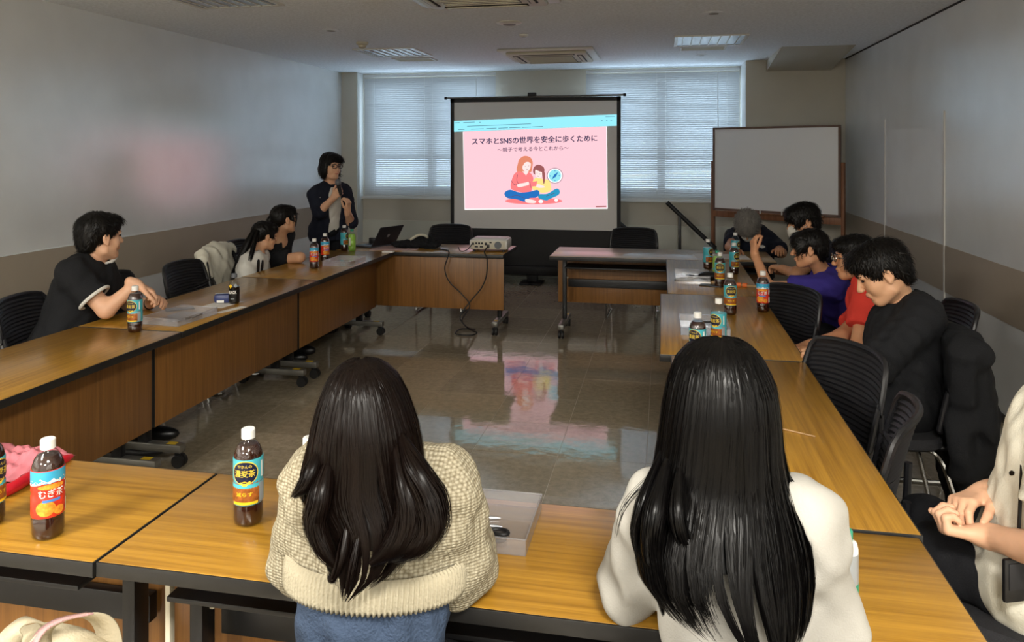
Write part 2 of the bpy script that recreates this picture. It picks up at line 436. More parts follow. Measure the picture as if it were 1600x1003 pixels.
span('wall_behind', (XL-.15, YF-.2, 0), (XR+.15, YF, ZC), 'wall_vinyl')

# back wall with two window openings
wins = [(-3.80, -2.03), (-.93, .905)]; ZS, ZT = 1.06, 2.46
wb = MB()
segs = [XL-.15, wins[0][0]+.06, wins[0][1]-.06, wins[1][0]+.06, wins[1][1]-.01, XR+.15]
for a, b in ((segs[0], segs[1]), (segs[2], segs[3]), (segs[4], segs[5])): wb.box(((a+b)/2, YB+.1, ZC/2), (b-a, .2, ZC))
for a, b in ((segs[1], segs[2]), (segs[3], segs[4])):
    wb.box(((a+b)/2, YB+.1, ZS/2), (b-a, .2, ZS)); wb.box(((a+b)/2, YB+.1, (ZT+ZC)/2), (b-a, .2, ZC-ZT))
wbo = struct('wall_back', wb, 'wall_back')
span('lower_panel', (-3.84, YB-.012, .05), (.914, YB+.001, .675), 'wall_back_low', wbo)
span('baseboard_back', (-3.84, YB-.02, 0), (.914, YB, .07), 'baseboard_grey')
span('trim_1', (-3.84, YB-.05, .955), (.914, YB+.001, .985), 'white_paint')        # window sill ledge
span('wall_pier', (.914, 8.75, 0), (XR, YB, ZC), 'wall_back')
span('jamb_lit_tone', (.909, 8.765, .98), (.914, YB, ZC), 'white_paint')                    # window light on the pier's jamb, painted as a paler strip
span('wall_column', (XL, 9.10, 0), (-3.84, YB, ZC), 'wall_back')
span('column_lit_tone', (-3.84, 9.115, .1), (-3.834, YB, ZC), 'white_paint')  # column side made paler: glow from the window put into its colour
mb = MB(); x0, x1 = 1.13, 1.80
mb.add([(x0, 7.65, ZC), (x1, 7.65, ZC), (x0, 8.75, 2.455), (x1, 8.75, 2.455), (x0, 8.75, ZC), (x1, 8.75, ZC)],
       [(0, 2, 3, 1), (0, 4, 2), (1, 3, 5), (2, 4, 5, 3), (0, 1, 5, 4)])
struct('ceiling_soffit', mb, 'wall_back', smooth=False)

# windows, glass and venetian blinds
mat('alu_frame', rgb(92, 98, 104), 0.4, metal=0.6)
clear('window_glass', (.93, .97, 1, 1), gloss=.2, rough=.02)
def slat_material():
    m, nt, b = _new('blind_slat'); nt.nodes.remove(b); out = nt.nodes['Material Output']
    d = nt.nodes.new('ShaderNodeBsdfDiffuse'); d.inputs[0].default_value = rgb(206, 210, 212)
    t = nt.nodes.new('ShaderNodeBsdfTranslucent'); t.inputs[0].default_value = rgb(200, 208, 214)
    mx = nt.nodes.new('ShaderNodeMixShader'); mx.inputs[0].default_value = 0.055
    nt.links.new(d.outputs[0], mx.inputs[1]); nt.links.new(t.outputs[0], mx.inputs[2]); nt.links.new(mx.outputs[0], out.inputs[0])
slat_material()
for wi, (xa, xb) in enumerate(wins):
    xm = (xa+xb)/2; fr = MB()
    for c, d in (((xa+.08, 9.36, (ZS+ZT)/2), (.05, .06, ZT-ZS)), ((xb-.05, 9.36, (ZS+ZT)/2), (.05, .06, ZT-ZS)), ((xm, 9.36, (ZS+ZT)/2), (.09, .07, ZT-ZS)),
                 ((xm, 9.36, ZS+.025), (xb-xa-.12, .06, .05)), ((xm, 9.36, ZT-.025), (xb-xa-.12, .06, .05)), ((xm, 9.36, 1.50), (xb-xa-.12, .05, .05))):
        fr.box(c, d)
    wo = struct('window_%d' % (wi+1), fr, 'alu_frame')
    for (ga, gb) in ((xa+.1, xm-.04), (xm+.04, xb-.07)):
        for (za, zb) in ((ZS+.05, 1.475), (1.525, ZT-.05)):
            span('pane', (ga, 9.357, za), (gb, 9.363, zb), 'window_glass', wo)
    root = empty('venetian_blind', (xm, 9.22, .985), 0, ['white venetian blind lowered over the window beside the speaker', 'white venetian blind lowered over the window beside the whiteboard'][wi], 'blind', 'venetian blinds on the back windows')
    wd = xb-xa-.03; sl = MB(); z = .03; pitch = .0255; tilt = math.radians(69)
    while z < 1.53:
        c, s_ = math.cos(tilt)*.0135, math.sin(tilt)*.0135
        sl.add([(-wd/2, -c, z+s_), (wd/2, -c, z+s_), (wd/2, .001, z+.0015), (-wd/2, .001, z+.0015), (wd/2, c, z-s_), (-wd/2, c, z-s_)], [(0, 1, 2, 3), (3, 2, 4, 5)]); z += pitch
    tag(sl.build('slats', 'blind_slat', root), kind='stuff')
    boxo('headrail', (0, 0, 1.553), (wd, .03, .03), 'white_paint', root, .003)
    boxo('bottom_rail', (0, 0, .012), (wd, .024, .016), 'white_paint', root, .003)
    for cx in (-wd*.42, -wd*.03, wd*.03, wd*.42):
        MB().tube([(cx, -.016, .015), (cx, -.016, 1.54)], .0012, 5).build('ladder_cord', 'white_paint', root)
    MB().tube([(wd*.36, -.03, 1.54), (wd*.365, -.032, .75)], .004, 6).build('tilt_wand', 'white_paint', root)

# ceiling fittings
mat('diffuser_off', rgb(150, 160, 172), 0.25, spec=0.6)
mat('fitting_white', rgb(205, 203, 196), 0.4)
mat('fitting_cream', rgb(196, 190, 170), 0.5)
mat('vent_grey', rgb(120, 116, 110), 0.6)
emit('diffuser_lit', (1.0, .95, .86, 1), 9.0)
def fixture(x, y, lit, label):      # lit: share of LAMP_POWER
    r = empty('ceiling_light', (x, y, ZC), 0, label, 'ceiling light', 'square recessed ceiling lights')
    fr = MB()
    for sx in (-1, 1): fr.box((sx*.30, 0, -.006), (.03, .63, .012)); fr.box((0, sx*.30, -.006), (.57, .03, .012))
    fr.build('frame', 'fitting_white', r)
    boxo('diffuser', (0, 0, -.004), (.57, .57, .006), 'diffuser_lit' if lit else 'diffuser_off', r)
    if not lit:
        for k in range(7): boxo('louver', (-.24+k*.08, 0, -.010), (.006, .56, .008), 'fitting_white', r)
    else:
        L = bpy.data.lights.new('panel_light', 'AREA'); L.shape = 'SQUARE'; L.size = .56; L.energy = LAMP_POWER*lit; L.color = (1.0, .955, .87)
        lo = bpy.data.objects.new('panel_light', L); COL.objects.link(lo); lo.parent = r; lo.location = (0, 0, -.02)
    return r
fixture(-2.68, 7.3, False, 'dark square ceiling light next to the smoke detector')
fixture(.42, 7.05, False, 'dark square ceiling light in front of the sloped soffit')
fixture(-2.85, 4.45, False, 'dark square ceiling light above the black-shirted man')
fixture(.42, 4.3, False, 'dark square ceiling light above the seated boys')
fixture(-2.3, -.35, .8, 'lit square ceiling light over the pink plastic bag')
fixture(.42, -.35, .8, 'lit square ceiling light over the long-haired women')
fixture(-2.3, -2.85, 1.1, 'added unseen square ceiling light far behind the pink plastic bag')  # added lamp, out of view, to lift and even out the room light
fixture(.42, -2.85, 1.1, 'added unseen square ceiling light far behind the long-haired women')  # second added lamp behind the camera, for flatter fall-off
def aircon(x, y, label):
    r = empty('ceiling_air_conditioner', (x, y, ZC), 0, label, 'air conditioner', 'ceiling cassette air conditioners')
    MB().box((0, 0, -.012), (.95, .95, .024), .01).build('panel', 'fitting_white', r)
    MB().box((0, 0, -.038), (.80, .80, .03), .014).build('inner_frame', 'fitting_cream', r)
    MB().box((0, 0, -.056), (.50, .50, .008), .003).build('intake_grille', 'vent_grey', r)
    for k in range(10): boxo('grille_bar', (0, -.225+k*.05, -.062), (.49, .012, .005), 'fitting_cream', r)
    for a in range(4):
        q = Matrix.Rotation(a*math.pi/2, 4, 'Z')
        MB().box((0, .325, -.054), (.56, .055, .006), .002, q).build('outlet_slot', 'dark_joint', r)
        MB().box((0, .325, -.060), (.54, .03, .006), .002, q).build('louver', 'fitting_cream', r)
aircon(-1.13, 7.75, 'ceiling cassette air conditioner in front of the projection screen')
aircon(-1.13, 4.50, 'ceiling cassette air conditioner above the middle of the hollow table square')
for px, py, w in ((648, 92, .42), (1098, 74, .42)):
    p = onz(px, py, ZC); r = empty('ceiling_vent', (p.x, p.y, ZC), 0, 'rectangular ceiling vent beside the '+('smoke detector' if px < 800 else 'ceiling light near the soffit'), 'vent', 'rectangular ceiling vents')
    fr = MB()
    for s_ in (-1, 1): fr.box((s_*w/2, 0, -.007), (.02, .24, .014)); fr.box((0, s_*.12, -.007), (w+.02, .02, .014))
    fr.build('frame', 'fitting_white', r); boxo('backing', (0, 0, -.002), (w, .24, .004), 'vent_grey', r)
    for k in range(6): boxo('slat', (0, -.09+k*.036, -.007), (w-.02, .008, .008), 'fitting_cream', r)
def disc(px, py, rad, name, label, cat, grp=None, hgt=.02, m='fitting_white'):
    p = onz(px, py, ZC); r = empty(name, (p.x, p.y, ZC), 0, label, cat, grp)
    MB().lathe([(rad*.55, -hgt), (rad*.8, -hgt*.8), (rad, -hgt*.3), (rad, 0)], 28).build('rim', m, r)
    MB().lathe([(0.0001, -hgt*1.06), (rad*.5, -hgt*1.06), (rad*.5, -hgt*.6)], 24).build('grille', 'vent_grey', r)
    return r
disc(796, 35, .10, 'ceiling_speaker', 'round grey-centred ceiling speaker in front of the air conditioner', 'speaker', hgt=.018)
disc(818, 54, .042, 'ceiling_sensor', 'tiny round ceiling sensor between speaker and air conditioner', 'sensor', hgt=.02)
disc(517, 47, .075, 'access_cap', 'flat round white cap on the ceiling near the left wall', 'ceiling cap', 'flat round ceiling caps', hgt=.008, m='ceiling_board')
disc(1115, 20, .075, 'access_cap', 'flat round white cap on the ceiling before the right light', 'ceiling cap', 'flat round ceiling caps', hgt=.008, m='ceiling_board')
disc(1096, 86, .06, 'access_cap', 'flat round white cap on the ceiling above the right window', 'ceiling cap', 'flat round ceiling caps', hgt=.008, m='ceiling_board')
p = onz(566, 66, ZC); r = empty('smoke_detector', (p.x, p.y, ZC), 0, 'small domed smoke detector beside a square ceiling light', 'smoke detector')
MB().lathe([(.055, 0), (.055, -.02), (.04, -.028), (.04, -.028)], 24).build('base', 'fitting_cream', r)
MB().lathe([(.038, -.028), (.036, -.045), (.02, -.056), (.0001, -.058)], 24).build('sensor_head', 'fitting_cream', r)
# small thermostat on left wall near the column
p = atX(538, 188, XL); MB().box((XL+.012, p.y-.06, p.z), (.022, .05, .09), .004).build('wall_switch', 'dark_joint')
tag(bpy.data.objects['wall_switch'], 'small dark wall switch beside the corner column', 'switch')
# ================================================================== TABLES
wood('table_top_wood', rgb(142, 100, 28), rgb(178, 132, 46), 0.28, 'X', 1.0, .5)
wood('panel_wood', rgb(118, 78, 34), rgb(144, 98, 46), 0.45, 'Z', 1.0, .1)
mat('edge_black', rgb(27, 26, 25), 0.45)
mat('steel_dark', rgb(33, 33, 35), 0.4, metal=0.3)
mat('steel_grey', rgb(122, 120, 114), 0.35, metal=0.6)
mat('rubber', rgb(18, 18, 18), 0.6)
mat('chrome', rgb(190, 190, 190), 0.14, metal=1.0)
mat('cream_plastic', rgb(200, 194, 176), 0.5)
mat('sticker_yellow', rgb(214, 180, 40), 0.5)
TH = .70
def make_table(x0, x1, y0, y1, rz, label, group, inset=.10, end_trim=False):
    """footprint in the room; rz turns the panel side (+y) where it faces"""
    cx, cy = (x0+x1)/2, (y0+y1)/2
    swap = abs(math.sin(rz)) > .5; L, D = ((y1-y0), (x1-x0)) if swap else ((x1-x0), (y1-y0))
    r = empty('folding_table', (cx, cy, 0), rz, label, 'table', group)
    top = MB().box((0, 0, TH-.0135), (L-.008, D-.008, .027), .0015).build('tabletop', 'table_top_wood', r)
    for s in (-1, 1):
        MB().box((0, s*(D/2-.003), TH-.0165), (L-.002, .006, .031), .0015).build('edge_band', 'edge_black', top)
        MB().box((s*(L/2-.0035), 0, TH-.0165), (.005, D-.01, .031), .0015).build('edge_band', 'edge_black', top)
    MB().box((0, 0, TH-.04), (L-.12, .05, .025)).build('apron_rail', 'steel_dark', r)
    py = D/2-inset
    pan = MB().box((0, py, .4455), (L-.012, .016, .451), .002).build('modesty_panel', 'panel_wood', r)
    for s in (-1, 1): MB().box((s*(L/2-.005), py, .4455), (.003, .018, .449)).build('panel_edge', 'edge_black', pan)
    MB().box((0, -.05, .585), (L-.22, D*.42, .012), .003).build('shelf', 'steel_dark', r)
    MB().box((0, py-.03, .40), (L-.2, .03, .07), .003).build('crossbar', 'steel_dark', r)
    fl = D/2-.06
    for s in (-1, 1):
        lx = s*(L/2-.09)
        lg = MB().box((lx, .02, .38), (.035, .055, .58), .004).build('leg', 'steel_dark', r)
        MB().box((lx, .02, .6625), (.05, D*.7, .018)).build('bracket', 'steel_dark', lg)
        ft = MB().box((lx, 0, .095), (.05, fl*2, .04), .006).build('foot', 'steel_grey', r)
        for t in (-1, 1):
            cs = MB(); cs.tube([(lx-.022, t*(fl-.02), .032), (lx-.006, t*(fl-.02), .032)], .032, 18); cs.tube([(lx+.006, t*(fl-.02), .032), (lx+.022, t*(fl-.02), .032)], .032, 18)
            cs.box((lx, t*(fl-.03), .06), (.014, .03, .04), .003); cs.build('caster', 'rubber', ft)
        boxo('foot_sticker', (lx, fl-.06, .1158), (.03, .05, .001), 'sticker_yellow', ft)
        boxo('knob', (lx-s*.022, .03, .47), (.014, .016, .016), 'cream_plastic', lg, .004)
    if end_trim: boxo('end_strip', (-(L/2-.03), -.02, .33), (.014, .02, .6), 'cream_plastic', r, .003)
    return r
GT = 'wood-topped folding tables set in a hollow square'
LX0, LX1 = -2.875, -2.285
make_table(LX0, LX1, 1.88, 3.275, -math.pi/2, 'wooden folding table beneath the barley tea bottle beside the black-shirted man', GT, .165)
make_table(LX0, LX1, 3.285, 4.775, -math.pi/2, 'wooden folding table carrying the black coffee bottle', GT, .165)
make_table(LX0, LX1, 4.785, 6.215, -math.pi/2, 'wooden folding table where two girls sit beside each other', GT, .165)
make_table(-2.83, -1.315, 6.225, 6.835, math.pi, 'wooden folding table carrying the white projector', GT, .06)
make_table(-.925, .885, 6.225, 6.85, 0, 'wooden folding table with grey-haired person, panel turned to the screen', GT, .10)
make_table(.03, .60, 4.745, 6.215, math.pi/2, 'wooden folding table in front of the purple-shirted boy', GT, .12)
make_table(-.012, .592, 3.325, 4.735, math.pi/2, 'wooden folding table in front of the red-shirted boy', GT, .12)
make_table(.035, .585, 1.875, 3.315, math.pi/2, 'empty wooden folding table beside two empty mesh chairs', GT, .12)
make_table(-1.189, .575, 1.41, 1.865, 0, 'wooden folding table where the long-haired women sit', GT, .10, True)
make_table(-2.70, -1.191, 1.405, 1.865, 0, 'wooden folding table carrying the pink plastic bag', GT, .10)

# ================================================================== CHAIRS
mat('chair_mesh', rgb(28, 28, 32), 0.45, spec=0.5)
mat('chair_frame', rgb(28, 28, 31), 0.35, spec=0.5)
mat('seat_fabric', rgb(30, 30, 34), 0.85, bump=.3, bscale=300)
def make_chair():
    r = empty('mesh_chair', (0, 0, 0))
    sp = []
    for t in np.linspace(0, 2*math.pi, 40, endpoint=False):
        c, s = math.cos(t), math.sin(t); sp.append((.225*math.copysign(abs(c)**.5, c), .215*math.copysign(abs(s)**.5, s)+.02))
    seat = MB(); n = len(sp); vs = []; 
    for (k, z) in ((.93, .405), (1, .418), (1, .438), (.95, .452), (.75, .455), (.3, .448)): vs += [(x*k, y*k, z+(.0 if y < .1 else -.012*((y-.1)/.12)**2)) for x, y in sp]
    fs = [tuple(range(n))[::-1]]
    for j in range(5): fs += [(j*n+i, j*n+(i+1) % n, (j+1)*n+(i+1) % n, (j+1)*n+i) for i in range(n)]
    fs.append(tuple(5*n+i for i in range(n))); seat.add(vs, fs); seat.build('seat', 'seat_fabric', r)
    def bp(u, v, off=0.0):           # u -1..1 across, v 0..1 up
        wdt = .215+.012*math.sin(v*math.pi)-.02*max(0, v-.75)*4*.3
        rr = 1-.0*v
        x = u*wdt*rr; y = -.205-.05*v-.03*v*v+.055*u*u+off; z = .47+.345*v-(.02*abs(u)**4 if v > .5 else -.03*abs(u)**4)
        return Vector((x, y, z))
    nu, nv = 19, 37; mb = MB(); vs = []; fs = []
    for j in range(nv):
        for i in range(nu):
            u = -1+2*i/(nu-1); v = j/(nv-1); vs.append(bp(u*.98, v, .003*(1 if j % 2 else -1)))
    fs = [(j*nu+i, j*nu+i+1, (j+1)*nu+i+1, (j+1)*nu+i) for j in range(nv-1) for i in range(nu-1)]
    mb.add(vs, fs); mb.build('backrest', 'chair_mesh', r, solid=.004, sharp=20)
    loop = [bp(-1, v) for v in np.linspace(0, .94, 12)]+[bp(u, 1.0) for u in np.linspace(-.93, .93, 14)]+[bp(1, v) for v in np.linspace(.94, 0, 12)]+[bp(u, -.01) for u in np.linspace(.93, -.93, 12)]
    MB().tube(loop, .0115, 8, True).build('back_frame', 'chair_frame', r)
    for s in (-1, 1): MB().tube(smooth_path([(s*.13, -.02, .41), (s*.14, -.2, .405), (s*.15, -.245, .46), (s*.15, -.255, .60)], 5), .012, 8).build('back_support', 'chair_frame', r)
    for s in (-1, 1):
        MB().tube(smooth_path([(s*.17, .15, .41), (s*.215, .20, .36), (s*.225, .215, .06), (s*.225, .20, .016), (s*.225, .12, .0105), (s*.225, -.18, .0105), (s*.225, -.245, .016), (s*.222, -.25, .06), (s*.20, -.17, .36), (s*.16, -.10, .41)], 5), .0105, 8).build('leg', 'chrome', r)
    MB().tube([(-.17, .12, .40), (.17, .12, .40)], .010, 8).build('stretcher', 'chrome', r)
    return r
chair0 = make_chair(); _first = [True]
def chair(x, y, face, label):
    o = chair0 if _first[0] else copy_tree(chair0); _first[0] = False
    o.location = (x, y, 0); o.rotation_euler = (0, 0, math.radians(face-90)); o.hide_render = False
    return tag(o, label, 'chair', 'black mesh-back chairs around the tables')
chair(-2.98, 2.48, 8, 'empty black mesh chair beside the black-shirted man, nearer the pink bag')
chair(-3.06, 3.42, 14, 'black mesh chair that the man in the white-trimmed shirt sits on')
chair(-3.12, 4.12, 5, 'empty black mesh chair behind the clasped hands of the black-shirted man')
chair(-2.98, 4.62, 0, 'empty black mesh chair behind the black coffee bottle')
chair(-3.06, 5.20, 5, 'black mesh chair with a white jacket hanging on it')
chair(-3.28, 5.80, 5, 'black mesh chair that the girl in the black tee sits on')
chair(-2.12, 7.22, -90, 'empty black mesh chair behind the projector table')
chair(-.28, 7.25, -92, 'empty black mesh chair in front of the screen, behind the table gap')
chair(.80, 7.40, -95, 'black mesh chair that the grey-haired person sits on')
chair(1.08, 5.50, 180, 'black mesh chair that the masked boy sits on')
chair(1.06, 4.82, 180, 'black mesh chair that the purple-shirted boy sits on')
chair(.52, 4.30, 215, 'empty black mesh chair pushed against the table between red and purple shirts')
chair(1.22, 4.12, 180, 'black mesh chair that the red-shirted boy sits on')
chair(.90, 3.40, 180, 'black mesh chair with a black coat hanging over it')
chair(.50, 3.04, 206, 'empty black mesh chair pushed up to the bare table')
chair(.47, 2.50, 163, 'empty black mesh chair turned away, between coat and white shirt')
chair(.92, 2.11, 148, 'black mesh chair that the man in the white shirt sits on')
chair(-.53, 1.29, 90, 'black mesh chair under the woman in the beige cardigan')
chair(.12, 1.28, 90, 'black mesh chair under the woman in the white top')

# ================================================================== PROJECTION SCREEN
mat('screen_black', rgb(14, 14, 18), 0.6)
mat('screen_cloth', rgb(232, 229, 224), 0.9)
YS = 8.86
r = empty('projection_screen', (-1.50, YS, 0), 0, 'portable projection screen on a black base showing the pink slide', 'projection screen')
def sx(p): return (p.x+1.50, p.y-YS, p.z)
xa, xb = -2.53+1.50, -.474+1.50
boxo('canvas', (0, .004, 1.40), (xb-xa-.09, .004, 1.53), 'screen_cloth', r)
bo = MB()
for s in (-1, 1): bo.box((s*(xb-.0225), 0, 1.40), (.045, .008, 1.62))
bo.box((0, 0, 2.185), (xb-xa, .008, .045)); bo.box((0, 0, .62), (xb-xa, .008, .045)); bo.build('border', 'screen_black', r)
boxo('black_drop', (0, .006, .385), (xb-xa-.01, .01, .46), 'screen_black', r)
MB().tube([(xa-.06, 0, 2.215), (xb+.05, 0, 2.225)], .012, 8).build('top_bar', 'steel_grey', r)
MB().box((-.02, .0, 2.245), (.10, .05, .045), .006).build('hanger', 'screen_black', r)
MB().tube([(xa-.07, 0, 2.215), (xa-.04, 0, 2.215)], .018, 10).build('bar_cap', 'screen_black', r)
MB().tube([(xb+.03, 0, 2.225), (xb+.06, 0, 2.225)], .018, 10).build('bar_cap', 'screen_black', r)
MB().box((0, .06, 1.2), (.045, .035, 2.1), .004).build('mast', 'screen_black', r)
MB().box((0, .0, .155), (xb-xa+.03, .11, .11), .02).build('housing', 'screen_black', r)
MB().box((-.02, .03, .065), (.12, .10, .13), .006).build('post', 'screen_black', r)
for s in (-1, 1): MB().box((-.02+s*.05, -.02, .012), (.16, .28, .024), .008).build('foot', 'screen_black', r)
# the projected picture: flat light on the canvas
EM = .60
emit('slide_pink', rgb(252, 200, 210), EM*1.0); emit('slide_white', rgb(255, 246, 248), EM*1.05); emit('slide_cyan', rgb(150, 232, 248), EM*1.0)
emit('slide_ink', rgb(70, 66, 100), EM*.8); emit('slide_grey', rgb(110, 160, 176), EM*.8); emit('slide_hair', rgb(232, 142, 112), EM*.9); emit('slide_brown', rgb(170, 100, 100), EM*.8)
emit('slide_skin', rgb(255, 226, 222), EM); emit('slide_coral', rgb(255, 130, 132), EM*.95); emit('slide_blue', rgb(44, 120, 200), EM*.85); emit('slide_teal', rgb(50, 160, 205), EM*.85)
emit('slide_yellow', rgb(250, 228, 140), EM*.95); emit('slide_pale', rgb(150, 232, 240), EM*.95); emit('slide_line', rgb(110, 80, 110), EM*.7); emit('slide_dim', rgb(120, 116, 112), .35)
pic = MB().box((0, 0, 0), (.002, .0005, .002)).build('projected_picture', 'slide_white', r); pic.location = (0, -.0005, .9)
_lay = [0.0]
def S4(x, y, lay=None):
    p = atY(700+x/5.014, 140+y/5.015, YS); l = _lay[0] if lay is None else lay
    return (p.x+1.50, -.001-l, p.z-.9)
def flat(name, pts, m, lay, loop=True):
    q = smooth_loop([Vector((x, y, 0)) for x, y in pts], 5) if loop else [Vector((x, y, 0)) for x, y in pts]
    vs = [S4(p.x, p.y, lay) for p in q]; mb = MB(); mb.poly(vs)
    bm_fix(mb); return mb.build(name, m, pic, smooth=False)
def bm_fix(mb):
    from mathutils.geometry import tessellate_polygon
    new = []; 
    for f in mb.f:
        if len(f) > 4: new += [tuple(f[i] for i in t) for t in tessellate_polygon([[Vector(mb.v[i]) for i in f]])]
        else: new.append(tuple(f))
    mb.f = new; mb.m = [0]*len(new)
def ring(c, rx, ry, n=28, a0=0, a1=2*math.pi): return [(c[0]+rx*math.cos(a0+(a1-a0)*i/n), c[1]+ry*math.sin(a0+(a1-a0)*i/n)) for i in range(n)]
def stroke(name, pts, w, m, lay):
    pts = smooth_path([Vector((x, y, 0)) for x, y in pts], 4); mb = MB()
    L = []; Rr = []
    for i, p in enumerate(pts):
        t = (pts[min(i+1, len(pts)-1)]-pts[max(i-1, 0)]).normalized(); n = Vector((-t.y, t.x, 0))*w/2; L.append(p+n); Rr.append(p-n)
    vs = [S4(p.x, p.y, lay) for p in L+Rr]; k = len(pts); mb.add(vs, [(i, i+1, k+i+1, k+i) for i in range(k-1)]); return mb.build(name, m, pic, smooth=False)
def slide_text(body, x0, x1, yb0, yb1, hgt, m, lay, bold=0.0):
    vs, fs = text_mesh(body, bold); mb = MB()
    mb.add([S4(x0+(x1-x0)*u, yb0+(yb1-yb0)*u-hgt*v, lay) for u, v in vs], fs); return mb.build('slide_lettering', m, pic, smooth=False)
flat('slide_page', [(117, 330), (1244, 288), (1251, 934), (130, 941)], 'slide_white', .0005, False)
flat('slide_ground', [(121, 330), (1240, 289), (1245, 926), (134, 933)], 'slide_pink', .001, False)
flat('browser_bar', [(42, 248), (1322, 194), (1322, 283), (46, 330)], 'slide_cyan', .0008, False)
slide_text('スマホとSNSの世界を安全に歩くために', 186, 1168, 434, 406, 54, 'slide_ink', .0016, .010)
slide_text('スマホとSNSの世界を安全に歩くために', 188.5, 1170.5, 434, 406, 53, 'slide_ink', .0018, .010)
slide_text('〜親子で考える今とこれから〜', 388, 946, 490, 474, 36, 'slide_ink', .0016, .010)
for (xs, xe, y, dy) in ((52, 92, 262, -2), (120, 210, 260, -4), (245, 258, 258, -1), (150, 650, 288, -19), (300, 380, 306, -4), (395, 470, 303, -3), (480, 570, 300, -4), (580, 650, 297, -3), (660, 745, 293, -4), (80, 130, 314, -2), (180, 280, 311, -4), (1235, 1308, 212, -3), (1200, 1212, 244, 0), (1238, 1250, 242, 0), (1272, 1286, 241, 0)):
    flat('browser_mark', [(xs, y-3), (xe, y-3+dy), (xe, y+2+dy), (xs, y+2)], 'slide_grey', .0014, False)
slide_text('© slide', 1158, 1240, 922, 920, 11, 'slide_brown', .0016, 0) if False else flat('browser_mark', [(1158, 912), (1240, 910), (1240, 919), (1158, 921)], 'slide_brown', .0016, False)
flat('mat_shape', ring((672, 872), 224, 26), 'slide_coral', .0012)
flat('woman_hair', [(600, 520), (560, 545), (545, 590), (538, 630), (555, 652), (600, 650), (650, 645), (660, 610), (664, 570), (645, 532)], 'slide_hair', .0014)
flat('woman_face', [(592, 575), (625, 565), (648, 575), (645, 615), (628, 640), (604, 642), (584, 618)], 'slide_skin', .0018)
flat('woman_fringe', [(582, 600), (575, 560), (600, 535), (640, 545), (655, 580), (630, 566), (604, 572)], 'slide_hair', .0020)
flat('woman_sweater', [(560, 640), (520, 660), (498, 715), (492, 765), (515, 790), (600, 808), (650, 800), (662, 740), (668, 690), (640, 650), (600, 655)], 'slide_coral', .0020)
flat('woman_neck', [(582, 640), (634, 642), (612, 672)], 'slide_skin', .0022, False)
flat('woman_arm', [(545, 742), (600, 730), (630, 722), (634, 745), (600, 756), (552, 764)], 'slide_skin', .0024)
flat('woman_legs', [(450, 800), (490, 785), (560, 805), (640, 800), (700, 786), (718, 815), (690, 845), (640, 850), (602, 878), (540, 860), (470, 850), (444, 825)], 'slide_blue', .0024)
flat('woman_foot', [(608, 858), (660, 862), (690, 875), (675, 890), (615, 884)], 'slide_skin', .0026)
flat('girl_hair', [(705, 588), (672, 610), (668, 650), (690, 668), (740, 670), (756, 640), (748, 605)], 'slide_brown', .0018)
flat('girl_face', [(685, 630), (715, 640), (738, 650), (736, 680), (712, 695), (688, 675)], 'slide_skin', .0022)
flat('girl_braid', [(738, 640), (758, 650), (760, 700), (752, 740), (742, 700)], 'slide_brown', .0024)
flat('girl_top', [(690, 690), (740, 700), (790, 710), (808, 760), (800, 795), (740, 808), (700, 795), (664, 780), (660, 730)], 'slide_yellow', .0021)
flat('girl_arms', [(700, 740), (740, 750), (760, 765), (720, 770), (690, 760)], 'slide_skin', .0026)
flat('phone_shape', [(660, 722), (700, 716), (692, 756), (655, 760)], 'slide_coral', .0027, False)
flat('girl_legs', [(715, 820), (780, 815), (850, 775), (876, 795), (865, 825), (800, 855), (770, 868), (712, 850)], 'slide_teal', .0023)
flat('girl_foot', ring((728, 876), 18, 14), 'slide_white', .0026); flat('girl_foot', ring((848, 866), 14, 12), 'slide_white', .0026)
flat('compass_rim', ring((838, 674), 62, 61), 'slide_line', .0014); flat('compass_rim', ring((838, 674), 58, 57), 'slide_white', .0016); flat('compass_dial', ring((838, 674), 48, 48), 'slide_pale', .0018)
flat('compass_needle', [(864, 644), (846, 682), (812, 704), (832, 666)], 'slide_blue', .0022, False)
for q in ((838, 636), (838, 711), (800, 676), (872, 674)): flat('compass_tick', ring(q, 4, 4, 8), 'slide_blue', .0022)
for st in ([(545, 665), (540, 710), (552, 740)], [(498, 715), (520, 745), (540, 745)], [(640, 720), (650, 770)], [(470, 845), (540, 830), (600, 850)], [(604, 600), (610, 602)], [(628, 598), (636, 596)], [(612, 622), (626, 624)], [(694, 652), (702, 654)], [(716, 660), (726, 662)], [(700, 676), (712, 680)], [(770, 835), (840, 810)]):
    stroke('outline_stroke', st, 3.2, 'slide_line', .0030)

# ================================================================== WHITEBOARD, HANDRAILS
wood('easel_wood', rgb(120, 78, 52), rgb(146, 98, 66), .5, 'Z', 1.0, .1)
mat('whiteboard', rgb(232, 233, 234), 0.16, spec=0.7)
mat('board_frame', rgb(108, 86, 76), 0.5)
Lp, Rp = Vector((.575, 8.80, 0)), Vector((1.735, 8.02, 0)); wv = Rp-Lp; WL = wv.length
r = empty('whiteboard', ((Lp+Rp)/2).to_tuple(), math.atan2(wv.y, wv.x), 'blank freestanding whiteboard on a brown wooden easel in the corner', 'whiteboard')
boxo('board', (0, 0, 1.375), (WL, .012, .90), 'whiteboard', r)
fr = MB()
for s in (-1, 1): fr.box((s*WL/2, -.003, 1.375), (.022, .026, .922)); fr.box((0, -.003, 1.375+s*.45), (WL+.02, .026, .022))
fr.build('board_frame', 'board_frame', r)
for s in (-1, 1):
    lx = s*(WL/2+.025)
    MB().box((lx, .02, .73), (.032, .045, 1.46), .004).build('easel_post', 'easel_wood', r)
    MB().box((lx, -.02, .022), (.04, .42, .044), .006).build('easel_foot', 'easel_wood', r)
MB().box((0, .01, .87), (WL+.06, .022, .07), .003).build('crossbar', 'easel_wood', r)
